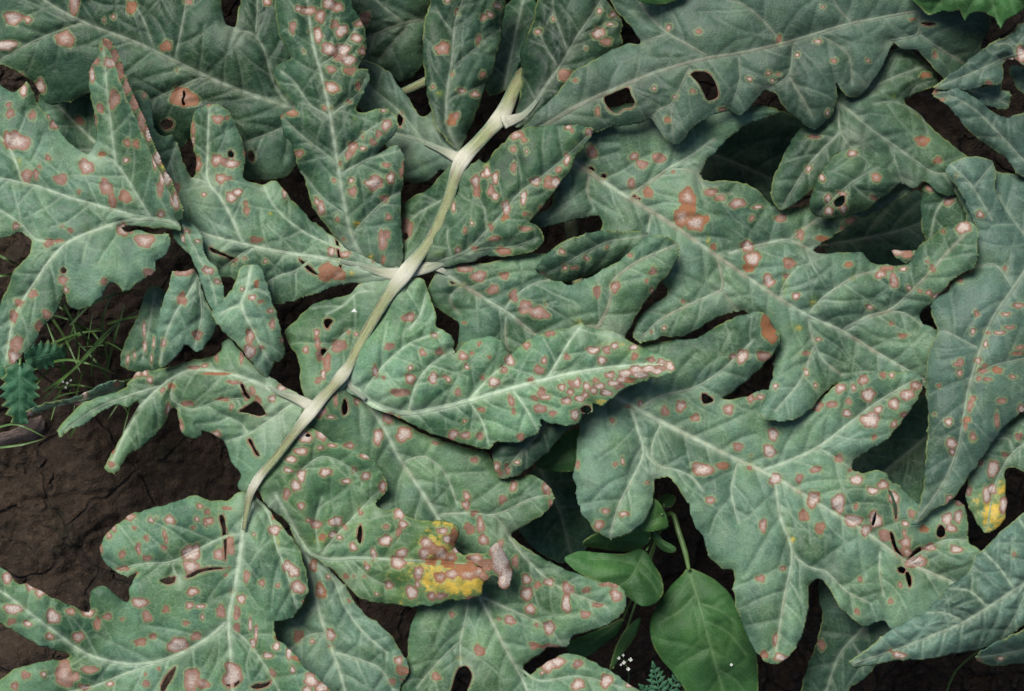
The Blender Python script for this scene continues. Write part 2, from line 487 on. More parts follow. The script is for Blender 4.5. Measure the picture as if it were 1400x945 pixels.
def grow_minor(veins, ins, x0, y0, g, dmain, rng, density):
    """secondary and tertiary side veins: list of (polyline, strength, sigma)"""
    out = []
    def isin(q):
        ix = int((q[0] - x0) / g); iy = int((q[1] - y0) / g)
        return 0 <= iy < ins.shape[0] and 0 <= ix < ins.shape[1] and ins[iy, ix]
    def dm(q):
        return dmain[int((q[1] - y0) / g), int((q[0] - x0) / g)]
    def shoot(p, ang, bend, maxlen, avoid):
        pl = [p]; L = 0; q = np.array(p, float)
        while L < maxlen:
            ang += bend * 3.5 + rng.uniform(-.09, .09)
            q = q + 3.5 * np.array([math.cos(ang), math.sin(ang)])
            if not isin(q): break
            L += 3.5
            if avoid and L > 14 and dm(q) < 5: break
            pl.append(tuple(q))
        return pl
    second = []
    for pts, w in veins:
        acc = rng.uniform(8, 16)
        side = rng.choice((-1, 1))
        for i in range(1, len(pts)):
            seg = pts[i] - pts[i - 1]; acc -= np.hypot(*seg)
            if acc > 0: continue
            acc = rng.uniform(11, 22) / density
            t = math.atan2(seg[1], seg[0])
            side = -side
            a = t + side * math.radians(rng.uniform(42, 66))
            pl = shoot(tuple(pts[i]), a, -side * rng.uniform(0.001, 0.007), rng.uniform(38, 95), True)
            if len(pl) > 3:
                second.append(np.array(pl)); out.append((second[-1], rng.uniform(.40, .85), 1.5))
    for pl in second:
        acc = rng.uniform(6, 14)
        for i in range(1, len(pl)):
            seg = pl[i] - pl[i - 1]; acc -= np.hypot(*seg)
            if acc > 0: continue
            acc = rng.uniform(9, 20)
            t = math.atan2(seg[1], seg[0])
            a = t + rng.choice((-1, 1)) * math.radians(rng.uniform(50, 85))
            q = shoot(tuple(pl[i]), a, rng.uniform(-.01, .01), rng.uniform(10, 30), False)
            if len(q) > 2: out.append((np.array(q), rng.uniform(.22, .5), 1.2))
    return out

BLADES = 0
def blade(name, outline, z, parent, label=None, veins=(), spots=(), holes=(), yellow=(), tone=0.4, warm=0.1, droop=7, puff=2.6,
          wave=6.0, mat=None, small=0.0, dens=1.0, red=0.0, lum=1.0, jag=1.7, grid=None, vein_name='vein', group=None, down=True, cat=None, clip=(-90, -90, 1490, 1035)):
    """one leaf blade: outline traced on the photograph, heights from control points (x, y, h)"""
    global BLADES
    BLADES = int(abs(outline[0][0] * 7.3 + outline[0][1] * 13.1 + len(outline) * 29)) % 977
    rng = random.Random(1000 + BLADES * 7)
    mat = mat or M_LEAF
    g = grid or GRID
    ol = spline(outline, True, 4.0)
    tt = np.arange(len(ol)) * 0.7
    nx = vnoise(tt, tt * 0 + BLADES * 3.3); ny = vnoise(tt, tt * 0 + BLADES * 3.3 + 50)
    ol = ol + np.c_[nx, ny] * 2 * jag
    hs = [spline(h, True, 3.0) for h in holes]
    x0 = math.floor(max(ol[:, 0].min(), clip[0]) - 3 * g); x1 = min(ol[:, 0].max(), clip[2]) + 3 * g
    y0 = math.floor(max(ol[:, 1].min(), clip[1]) - 3 * g); y1 = min(ol[:, 1].max(), clip[3]) + 3 * g
    xs = np.arange(x0, x1, g); ys = np.arange(y0, y1, g)
    ins = inside_poly(ol, xs, ys)
    cen = inside_poly(ol, xs[:-1] + g / 2, ys[:-1] + g / 2)
    for h in hs:
        ins &= ~inside_poly(h, xs, ys); cen &= ~inside_poly(h, xs[:-1] + g / 2, ys[:-1] + g / 2)
    shp = ins.shape
    d = np.full(shp, 45.0); near = (np.zeros(shp), np.zeros(shp))
    dho = np.full(shp, 45.0); dhole = np.full(shp, 8.0)
    for j, poly in enumerate([ol] + hs):
        for i in range(len(poly)):
            stamp(d, x0, y0, g, poly[i - 1], poly[i], 45 if j == 0 else 8, near)
            if j: stamp(dhole, x0, y0, g, poly[i - 1], poly[i], 8)
        if j == 0: dho = d.copy()          # holes do not make the blade droop
    X, Y = np.meshgrid(xs, ys)
    # veins
    vs_ = []
    for v in veins:
        w = v[0]; vs_.append((spline(v[1:], False, 4.0), w))
    dmain = np.full(shp, 45.0); halo = np.zeros(shp); vmaj = np.zeros(shp); vmin = np.zeros(shp)
    for pts, w in vs_:
        n = len(pts)
        for i in range(1, n):
            stamp(dmain, x0, y0, g, pts[i - 1], pts[i], 45)
            ww = w * (1 - 0.6 * i / n)
            profile(halo, x0, y0, g, pts[i - 1], pts[i], min(0.12 + 0.055 * w, .55), 1.8 + 1.0 * ww)
            profile(vmaj, x0, y0, g, pts[i - 1], pts[i], min(0.28 + 0.10 * w, .95), 1.0 + 0.40 * ww)
    dmin = np.full(shp, 14.0)
    if dens > 0:
        for pl, st, sg in grow_minor(vs_, ins, x0, y0, g, dmain, rng, dens):
            for i in range(1, len(pl)):
                profile(vmin, x0, y0, g, pl[i - 1], pl[i], st * (1 - 0.5 * i / len(pl)), sg)
                if sg > 1.4: stamp(dmin, x0, y0, g, pl[i - 1], pl[i], 14)
    if down:
        for cx, cy, r, a in DOWN_GLINTS:
            if x0 - r < cx < x1 + r and y0 - r < cy < y1 + r:
                halo = np.maximum(halo, min(a * 1.3, 1) * np.exp(-((X - cx) ** 2 + (Y - cy) ** 2) / (r * r) * 1.3))
    # lesions
    sp = np.full(shp, 20.0); spw = np.zeros(shp); spr = np.zeros(shp)
    allspots = list(spots)
    if small:
        for i in range(int(small * ins.sum() * g * g / 1000)):
            q = (rng.uniform(x0, x1), rng.uniform(y0, y1)); r = rng.choice((1.6, 2, 2.2, 2.6, 3.2))
            allspots.append((q[0], q[1], r, r * rng.uniform(.7, 1.5), rng.uniform(0, .5)))
    for s in allspots:
        cx, cy, rx = s[0], s[1], s[2] * 0.93
        ry = s[3] * 0.93 if len(s) > 3 else rx * rng.uniform(.85, 1.15)
        wv = s[4] if len(s) > 4 else rng.choice((0, .15, .35, .6, .8))
        rust = s[5] if len(s) > 5 else rng.choice((0, 0, 0, .25))
        R = max(rx, ry) + 14
        ix0 = max(0, int((cx - R - x0) / g)); ix1 = min(shp[1], int((cx + R - x0) / g) + 2)
        iy0 = max(0, int((cy - R - y0) / g)); iy1 = min(shp[0], int((cy + R - y0) / g) + 2)
        if ix0 >= ix1 or iy0 >= iy1: continue
        dx = X[iy0:iy1, ix0:ix1] - cx; dy = Y[iy0:iy1, ix0:ix1] - cy
        th = np.arctan2(dy, dx); ph = rng.uniform(0, 6.3)
        k_ = 1 + 0.11 * np.sin(2 * th + ph) + 0.09 * np.sin(3 * th + ph * 2.3) + 0.06 * np.sin(5 * th + ph * 1.7)
        nn = np.hypot(dx / rx, dy / ry) / k_
        ddist = (nn - 1) * min(rx, ry) * (0.6 + 0.4 * max(rx, ry) / min(rx, ry))
        m = ddist < sp[iy0:iy1, ix0:ix1]
        sp[iy0:iy1, ix0:ix1][m] = ddist[m]
        spw[iy0:iy1, ix0:ix1] = np.maximum(spw[iy0:iy1, ix0:ix1], wv * np.clip(1.12 - nn, 0, 1))
        spr[iy0:iy1, ix0:ix1] = np.where(m & (nn < 1.6), rust, spr[iy0:iy1, ix0:ix1])
    # necrotic rims round holes
    if hs: sp = np.minimum(sp, dhole - 1.0 - 1.8 * vnoise(X / 9, Y / 9, BLADES))
    yel = np.zeros(shp)
    for cx, cy, rx, ry, a in yellow:
        yel = np.maximum(yel, a * np.exp(-(((X - cx) / rx) ** 2 + ((Y - cy) / ry) ** 2) * 0.9))
    vb = 0.5 + 0.62 * fbm(X / 77, Y / 77, BLADES + 40, 4); vm = 0.5 + 0.62 * fbm(X / 29, Y / 29, BLADES + 80, 4)
    # relief
    zf = tps(z) if isinstance(z, (list, tuple)) else None
    Z = zf(X, Y) if zf else np.full(shp, float(z))
    Z = Z + wave * 2 * fbm(X / 85, Y / 85, BLADES * 5, 3) + wave * 0.7 * vnoise(X / 28, Y / 28, BLADES * 3)
    Z = Z - droop * np.exp(-dho / 11) + droop * 0.7 * (1 - np.exp(-dho / 28))
    Z = Z + wave * 1.4 * np.exp(-dho / 9) * vnoise(X / 22, Y / 22, BLADES)
    Z = Z + puff * (1 - np.exp(-(dmin / 4.5) ** 2)) * np.clip(dho / 10, 0, 1)
    Z = Z - puff * 1.2 * np.exp(-(dmain / 9) ** 2)
    if dens > 0: Z = Z + 6.0 * (1 - np.exp(-dmain / 18)) - 4.0
    Z = Z - 0.8 * np.clip(-sp / 3, 0, 1)
    # mesh
    iy, ix = np.nonzero(cen)
    use = np.zeros(shp, int)
    for a_, b_ in ((0, 0), (0, 1), (1, 0), (1, 1)):
        np.add.at(use, (iy + a_, ix + b_), 1)
    bd = (use > 0) & (use < 4) & (d < 1.8 * g) & (near[0] != 0)
    Xm = np.where(bd, near[0], X); Ym = np.where(bd, near[1], Y)
    idx = np.full(shp, -1); um = use > 0
    idx[um] = np.arange(um.sum())
    F = np.c_[idx[iy, ix], idx[iy + 1, ix], idx[iy + 1, ix + 1], idx[iy, ix + 1]]
    def W(xv, yv, zv):
        f = (D - zv) / D
        return np.c_[(xv - 700) * f * S, (472.5 - yv) * f * S, (zv + G) * S]
    V = W(Xm[um], Ym[um], Z[um])
    mg = np.where(bd, 0.0, dho)
    con = lambda a, n: np.full(n, a, np.float32)
    nV = len(V)
    at = dict(vein=vmaj[um] * 0.75, vein_minor=vmin[um], halo=halo[um], spot=sp[um], spot_pale=spw[um], spot_rust=spr[um], yellow=yel[um], margin=mg[um],
              tone=con(tone, nV), warm=con(warm, nV), red=con(red, nV), lum=con(lum, nV), var_broad=vb[um], var_mid=vm[um])
    o = mesh_obj(name, V, F, mat, parent, at, np.c_[Xm[um], Ym[um]])
    so = o.modifiers.new('thickness', 'SOLIDIFY'); so.thickness = 0.0005; so.offset = -1; so.use_rim_only = True
    if label: o['label'] = label
    if cat: o['category'] = cat
    if group: o['group'] = group
    # raised main veins, each a ridge of its own lying on the blade
    def samp(A, x, y):
        fx = np.clip((x - x0) / g, 0, shp[1] - 1.001); fy = np.clip((y - y0) / g, 0, shp[0] - 1.001)
        a = fx.astype(int); b = fy.astype(int); fx = fx - a; fy = fy - b
        return (A[b, a] * (1 - fx) + A[b, a + 1] * fx) * (1 - fy) + (A[b + 1, a] * (1 - fx) + A[b + 1, a + 1] * fx) * fy
    for vi, (pts, w) in enumerate(vs_):
        t_in = np.array([ins[min(max(int((q[1] - y0) / g + .5), 0), shp[0] - 1), min(max(int((q[0] - x0) / g + .5), 0), shp[1] - 1)] for q in pts])
        if t_in.sum() < 4: continue
        a = np.argmax(t_in); b = len(t_in) - np.argmax(t_in[::-1])
        pts = pts[a:b]
        n = len(pts)
        tg = np.gradient(pts, axis=0); tg /= np.hypot(tg[:, 0], tg[:, 1])[:, None] + 1e-9
        nr = np.c_[-tg[:, 1], tg[:, 0]]
        ww = w * 0.42 * (1 - 0.66 * np.linspace(0, 1, n)) + 0.35
        ww = ww * (1 + 0.25 * vnoise(np.arange(n) * .4, np.zeros(n), BLADES + vi))
        offs = np.array([-1.5, -0.95, -0.45, 0, 0.45, 0.95, 1.5]); hh = np.array([-0.9, 0.15, 0.55, 0.7, 0.55, 0.15, -0.9]); vv = np.array([.05, .35, .8, 1, .8, .35, .05])
        px = pts[:, 0][:, None] + nr[:, 0][:, None] * offs * ww[:, None]
        py = pts[:, 1][:, None] + nr[:, 1][:, None] * offs * ww[:, None]
        pz = samp(Z, px, py) + hh * ww[:, None] * 0.55 + 0.1
        endf = np.clip(np.minimum(np.arange(n) + 1, n - np.arange(n)) / 4.0, 0, 1)[:, None]
        pz = pz - (1 - endf) * ww[:, None] * 0.9
        k7 = 7
        I = np.arange(n - 1)[:, None] * k7 + np.arange(k7 - 1)[None]
        Fv = np.stack([I, I + 1, I + k7 + 1, I + k7], -1).reshape(-1, 4)
        Vv = W(px.ravel(), py.ravel(), pz.ravel())
        m = n * k7
        sm = lambda A: samp(A, px.ravel(), py.ravel())
        at = dict(vein=np.tile(vv, n) * min(.32 + .09 * w, .95), vein_minor=sm(vmin), halo=sm(halo), spot=sm(sp) + 1.0, spot_pale=sm(spw), spot_rust=sm(spr), yellow=sm(yel) * .5,
                  margin=con(20, m), tone=con(tone, m), warm=con(warm, m), red=con(red, m), lum=con(lum, m), var_broad=sm(vb), var_mid=sm(vm))
        # keep the faces looking up
        a3 = Vv[Fv[0]]
        if np.cross(a3[1] - a3[0], a3[2] - a3[0])[2] < 0: Fv = Fv[:, ::-1]
        mesh_obj('midrib' if vi == 0 else vein_name, Vv, np.ascontiguousarray(Fv), mat, o, at, np.c_[px.ravel(), py.ravel()])
    return o

def stalk(name, pts, parent, label=None, nodes=(), squash=0.75, mat=None, blend=False):
    """pts: (x, y, h, radius) in tracing units; nodes: (x, y, r) woolly swellings"""
    a = np.array(pts, float)
    sxy = spline(a[:, :2], False, 5.0)
    # parameter of the resampled points by arc length between the originals
    cum = np.r_[0, np.cumsum(np.hypot(*np.diff(sxy, axis=0).T))]
    key = [np.argmin(((sxy - q) ** 2).sum(1)) for q in a[:, :2]]
    key = np.maximum.accumulate(key)
    hz = np.interp(np.arange(len(sxy)), key, a[:, 2]); rr = np.interp(np.arange(len(sxy)), key, a[:, 3])
    rr = rr * 0.8 * (1 + 0.12 * vnoise(np.arange(len(sxy)) * .25, np.zeros(len(sxy)), 5))
    felt = np.zeros(len(sxy))
    for nx_, ny_, nr_ in nodes:
        e = np.exp(-((sxy[:, 0] - nx_) ** 2 + (sxy[:, 1] - ny_) ** 2) / (nr_ * nr_))
        felt = np.maximum(felt, e); rr = rr * (1 + 0.25 * e)
    path = np.array([P(x, y, h) for (x, y), h in zip(sxy, hz)])
    ns = 14
    V, F = tube_data(path, rr * S, ns, squash)
    uv = np.array([(cum[i], 10 * math.cos(2 * math.pi * k / ns) * 6) for i in range(len(sxy)) for k in range(ns)])
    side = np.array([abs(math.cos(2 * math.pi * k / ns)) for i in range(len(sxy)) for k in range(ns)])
    ft = np.repeat(felt, ns)
    o = mesh_obj(name, V, F, mat or M_STALK, parent, dict(felt=np.clip(ft * 0.9, 0, 1), side=side, into_leaf=np.repeat(np.linspace(0, 1, len(sxy)), ns) * (1.0 if blend else 0.0)), uv)
    if label: o['label'] = label
    return o

# ================================================================= THE SOIL
def soil():
    def axis(lo, hi, st, far):
        c = np.arange(lo, hi + st / 2, st)
        e = np.array([0.03, 0.08, 0.16, 0.3, 0.6, 1.2, 2.5, 5, 10, far])
        return np.r_[(lo - e)[::-1], c, hi + e]
    xs = axis(-0.46, 0.46, 0.0024, 20); ys = axis(-0.34, 0.34, 0.0024, 20)
    X, Y = np.meshgrid(xs, ys)
    fade = np.clip(1 - np.maximum(np.abs(X) - 0.46, np.abs(Y) - 0.34) / 0.3, 0, 1)
    H = fbm(X * 9, Y * 9, 3, 3) * 0.028 + fbm(X * 38, Y * 38, 9, 4, 0.6) * 0.010 + np.abs(fbm(X * 90, Y * 90, 14, 3, .6)) * 0.009
    # crusted plates with cracks between them
    ridge = np.abs(vnoise(X * 26 + 2 * vnoise(X * 20, Y * 20, 4), Y * 26, 21))
    H = H - 0.005 * np.exp(-(ridge / 0.035) ** 2)
    H = H * fade - 0.004
    n0, n1 = X.shape
    I = np.arange(n0 * n1).reshape(n0, n1)
    F = np.c_[I[:-1, :-1].ravel(), I[:-1, 1:].ravel(), I[1:, 1:].ravel(), I[1:, :-1].ravel()]
    o = mesh_obj('soil', np.c_[X.ravel(), Y.ravel(), H.ravel()], F, M_SOIL)
    o['kind'] = 'structure'
    return o
soil()

# ================================================================= THE ARTICHOKE PLANT
CROWN = (775, 10)
art = empty('artichoke_plant', P(*CROWN, -G), 'artichoke plant with deeply divided grey-green leaves covered in brown leaf spots', 'plant')
crown_pts = [(CROWN[0] - 6, CROWN[1] - 10, -G - 10, 46), (CROWN[0] - 4, CROWN[1] - 6, -G + 40, 40), (CROWN[0], CROWN[1], -G + 80, 34), (CROWN[0] + 3, CROWN[1] + 4, -G + 120, 22)]
stalk('crown', crown_pts, art, squash=1.0)

def B(*a, **k): return blade(*a, parent=art, **k) if 'parent' not in k else blade(*a, **k)

# ---- unseen leaves added out of view to keep sun off the soil in the gaps
def lobed(base, tip, half_w, n=6):
    b = np.array(base, float); t = np.array(tip, float); ax = t - b; nr = np.array([-ax[1], ax[0]]) / np.hypot(*ax)
    sides = []
    for sgn in (1, -1):
        s_ = []
        for i in range(n):
            f = (i + .3) / n; w = half_w * (0.45 + 0.75 * math.sin(math.pi * min(f * .85 + .1, 1)))
            s_ += [tuple(b + ax * (f - .18 / n) + nr * sgn * w * .5), tuple(b + ax * (f + .25 / n) + nr * sgn * w), tuple(b + ax * (f + .55 / n) + nr * sgn * w * .9)]
        sides.append(s_)
    return [tuple(b)] + sides[0] + [tuple(t)] + sides[1][::-1]
for i_, (bs_, tp_, hw_, hz_) in enumerate([((730, -130), (330, -280), 120, -110), ((700, -190), (-60, -240), 110, -150), ((760, -140), (480, -500), 120, -110), ((790, -130), (760, -500), 120, -100), ((830, -130), (1040, -440), 120, -110), ((840, -160), (1260, -300), 120, -110), ((560, -260), (80, -460), 120, -130), ((1000, -210), (1420, -230), 90, -150), ((400, -190), (-160, -150), 60, -170)]):
    md_ = ((bs_[0] + tp_[0]) / 2, (bs_[1] + tp_[1]) / 2)
    B('leaf', lobed(bs_, tp_, hw_), [(*bs_, hz_ - 60), (*md_, hz_ + 20), (*tp_, hz_ - 40)], label='lobed leaf on the far side of the spotted artichoke plant', veins=[(7, bs_, md_, tp_)], dens=0, grid=6.0, clip=(-400, -600, 1800, 1200), tone=.5)
    stalk('leaf_stalk', [(775, 10, -G + 90, 16), ((775 + bs_[0]) / 2, (10 + bs_[1]) / 2, (-G + hz_) / 2, 10), (*bs_, hz_ - 62, 4)], art)
nw_ = B('leaf', lobed((-90, 60), (-330, 330), 110), -90, label='leaf lying beyond the folded left leaflet', veins=[(6, (-90, 60), (-330, 330))], dens=0, grid=6.0, clip=(-600, -600, 1800, 1200), tone=.5)  # unseen leaf added to block sun from the soil at the left

# ---- deep leaves seen only through the gaps
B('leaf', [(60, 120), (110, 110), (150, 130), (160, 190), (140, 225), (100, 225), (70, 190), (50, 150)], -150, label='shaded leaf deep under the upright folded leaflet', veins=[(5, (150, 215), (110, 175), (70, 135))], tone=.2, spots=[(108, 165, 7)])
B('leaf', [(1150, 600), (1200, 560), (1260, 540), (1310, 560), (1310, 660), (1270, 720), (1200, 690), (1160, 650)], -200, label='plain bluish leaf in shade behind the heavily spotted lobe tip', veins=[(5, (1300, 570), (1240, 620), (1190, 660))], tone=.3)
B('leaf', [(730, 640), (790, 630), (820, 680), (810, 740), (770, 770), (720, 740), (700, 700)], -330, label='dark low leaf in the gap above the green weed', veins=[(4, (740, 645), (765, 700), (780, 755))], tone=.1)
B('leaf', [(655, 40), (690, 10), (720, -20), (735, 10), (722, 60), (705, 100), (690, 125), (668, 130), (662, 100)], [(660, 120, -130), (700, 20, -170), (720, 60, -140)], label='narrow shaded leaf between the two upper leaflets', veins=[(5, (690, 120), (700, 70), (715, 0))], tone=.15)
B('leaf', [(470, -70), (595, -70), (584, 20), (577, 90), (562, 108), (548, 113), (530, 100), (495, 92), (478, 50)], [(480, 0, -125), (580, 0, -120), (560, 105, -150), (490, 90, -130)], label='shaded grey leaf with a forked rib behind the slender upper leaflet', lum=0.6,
  veins=[(5, (590, 25), (553, 32), (505, 50)), (4, (553, 32), (515, 0), (500, -30)), (3, (556, 38), (535, 62), (518, 82))], tone=0.4, warm=.2, red=.4, spots=[(499, 25, 8, 8, .1)])
stalk('leaf_stalk', [(775, 10, -G + 90, 16), (700, 20, -200, 9), (590, 25, -128, 4)], art)

# ---- big leaf at the upper left, behind
B('leaf', [(-80, -80), (292, -80), (301, -8), (305, 14), (312, 36), (319, 38), (323, 22), (331, -10), (336, -80), (430, -80), (450, 60), (450, 150), (428, 190), (406, 224), (394, 240), (380, 246), (356, 247), (336, 246),
             (312, 238), (285, 215), (262, 190), (252, 200), (238, 205), (190, 190), (150, 165), (124, 126), (116, 131), (92, 141), (64, 141), (54, 128), (48, 118), (26, 100), (4, 90), (-40, 80), (-80, 60)],
  [(-60, -40, -85), (100, 20, -70), (300, 110, -75), (430, 160, -95), (60, 130, -95), (380, 240, -105), (240, 190, -95), (300, -60, -85), (318, 36, -62), (380, -40, -95)],
  label='broad grey-green leaf with a diagonal pale midrib and a cracked tan spot', lum=0.68,
  veins=[(7, (440, 160), (400, 148), (330, 125), (280, 104), (190, 60), (115, 31), (60, 0), (20, -40)), (4, (115, 31), (50, 55), (0, 82), (-30, 95)), (4, (280, 104), (250, 118), (205, 138)), (4, (410, 160), (380, 178), (335, 195)),
         (3, (210, 65), (195, 25), (175, -10), (170, -40)), (3, (240, 78), (250, 30), (258, -20)), (4, (392, 142), (375, 115), (360, 65), (345, 46), (320, 42)), (3, (350, 52), (352, 10), (350, -30))],
  holes=[[(220, 170), (224, 165), (232, 164), (237, 169), (234, 175), (225, 177)], [(340, 208), (344, 206), (348, 214), (346, 221), (341, 219)], [(249, 124), (252, 124), (254, 131), (251, 137), (254, 143), (251, 145), (248, 137), (250, 131)]],
  spots=[(18, 25, 12, 11, .8), (89, 53, 15, 11, .5), (102, 4, 8, 15, .5), (227, 63, 8, 8, .1, .5), (251, 133, 20, 14, .35, .6), (8, 62, 16, 8, 1), (155, 23, 3), (180, 10, 8, 9, .1, .7), (258, 2, 5), (365, 2, 6), (38, 27, 5), (28, 105, 5), (55, 118, 8, 9, .8), (242, 96, 2)],
  tone=0.25, warm=.1, small=.05, red=.15)
stalk('leaf_stalk', [(775, 10, -G + 95, 18), (660, 70, -200, 11), (540, 130, -120, 7), (430, 157, -101, 4)], art)

# ---- leaflet with a long pale stalk, upper middle (grey, joined at the woolly node)
B('leaflet', [(486, 84), (508, 84), (530, 97), (548, 120), (562, 140), (575, 158), (584, 158), (592, 150), (606, 158), (614, 190), (634, 206), (624, 238), (602, 233), (590, 246), (573, 252), (557, 250), (546, 232), (530, 205), (500, 160), (480, 125)],
  [(490, 90, -90), (560, 150, -62), (620, 215, -22), (570, 250, -62), (510, 190, -70), (600, 160, -38)], label='grey woolly leaflet with a thick pale rib joining the upper node', lum=0.75,
  veins=[(9, (634, 216), (600, 203), (570, 190), (538, 183), (505, 172)), (3, (575, 188), (545, 152), (505, 118), (490, 100)), (4, (625, 208), (612, 185), (606, 160))], holes=[[(545, 156), (549, 154), (551, 164), (547, 173), (544, 170)]], tone=0.7, warm=.05)

# ---- wing of blade along the upper stalk
B('leaflet', [(548, 282), (560, 272), (585, 258), (604, 238), (622, 222), (634, 240), (622, 280), (600, 315), (580, 350), (560, 370), (545, 372), (535, 350), (540, 310)], [(550, 290, -36), (620, 235, -22), (560, 365, -16)], label='dull green wing of blade left of the stalk with a torn dead patch', lum=0.9,
  veins=[(3, (612, 270), (575, 290), (552, 310))], spots=[(553, 312, 12, 14, .2), (548, 325, 8, 10, .3)], holes=[[(551, 318), (556, 318), (558, 325), (554, 329), (550, 325)], [(546, 309), (550, 310), (549, 314), (546, 314)]], tone=.3, warm=.3, small=.2)

# ---- slender upper leaflet
B('leaflet', [(592, -80), (588, 0), (580, 32), (578, 79), (583, 121), (589, 149), (595, 172), (606, 186), (617, 198), (628, 206), (634, 198), (640, 184), (648, 166), (657, 138), (667, 114), (675, 96), (677, 82), (684, 57), (688, 24), (692, 0), (694, -80)],
  [(590, 0, -38), (640, -20, -20), (690, 0, -46), (610, 130, -22), (665, 110, -52), (628, 200, -14)], label='slender upright leaflet with one round tan spot left of its midrib', lum=0.55,
  veins=[(6, (626, 204), (612, 171), (612, 124), (618, 88), (623, 31), (633, 0), (640, -50)), (3, (620, 92), (642, 74), (672, 48), (684, 40)), (3, (614, 135), (640, 126), (662, 116)), (3, (620, 45), (604, 25), (596, 10))],
  spots=[(605, 66, 10, 10, .4), (661, 24, 5), (670, 20, 5), (680, 8, 6, 5, .8), (654, 54, 4, 6), (660, 102, 4, 5), (631, 124, 6, 4), (650, 129, 6, 5), (617, 165, 7, 9, .1, .9), (624, 158, 5, 5), (612, 0, 6, 4), (625, 17, 3, 4), (592, 119, 3)], yellow=[(601, 128, 7, 5, .5)], tone=0.1, warm=.08, small=.1, dens=1.1)

# ---- second upper leaflet, right of the stalk
B('leaflet', [(738, -80), (733, 0), (730, 25), (718, 57), (711, 72), (713, 95), (711, 127), (706, 152), (700, 172), (716, 172), (746, 146), (771, 122), (790, 102), (812, 92), (835, 72), (853, 58), (848, 48), (851, 36), (844, 19), (830, 0), (832, -80)],
  [(735, 0, -55), (715, 110, -60), (790, -40, -35), (850, 40, -50), (790, 95, -45), (705, 170, -18), (760, 100, -30)], label='dark green upper leaflet beside the pale broad leaf, ribs running to the top edge', lum=0.5,
  veins=[(7, (692, 176), (720, 155), (745, 120), (770, 85), (790, 50), (800, 35), (820, 5), (838, -40)), (3, (777, 72), (765, 40), (757, 15), (755, -20)), (3, (764, 92), (748, 68), (738, 45)), (3, (793, 48), (815, 40), (842, 25))],
  spots=[(773, 103, 10, 10, .2), (818, 45, 10, 8, .8), (829, 57, 7, 6, .2), (736, 43, 4, 5), (819, 15, 4, 5), (838, 20, 5), (834, 33, 6, 3)], tone=0.15, warm=.08, small=.1)

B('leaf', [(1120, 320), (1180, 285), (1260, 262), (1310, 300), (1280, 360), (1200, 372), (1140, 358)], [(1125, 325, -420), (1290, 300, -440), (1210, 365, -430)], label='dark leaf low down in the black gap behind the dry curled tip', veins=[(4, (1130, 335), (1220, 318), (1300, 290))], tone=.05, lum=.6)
stalk('leaf_stalk', [(775, 10, -G + 80, 14), (900, 320, -540, 9), (1132, 335, -426, 4)], art)

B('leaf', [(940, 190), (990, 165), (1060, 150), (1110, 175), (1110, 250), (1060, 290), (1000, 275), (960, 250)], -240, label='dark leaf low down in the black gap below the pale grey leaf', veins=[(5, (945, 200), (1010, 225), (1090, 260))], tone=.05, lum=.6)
stalk('leaf_stalk', [(775, 10, -G + 80, 14), (800, 205, -430, 9), (946, 204, -248, 3)], art)

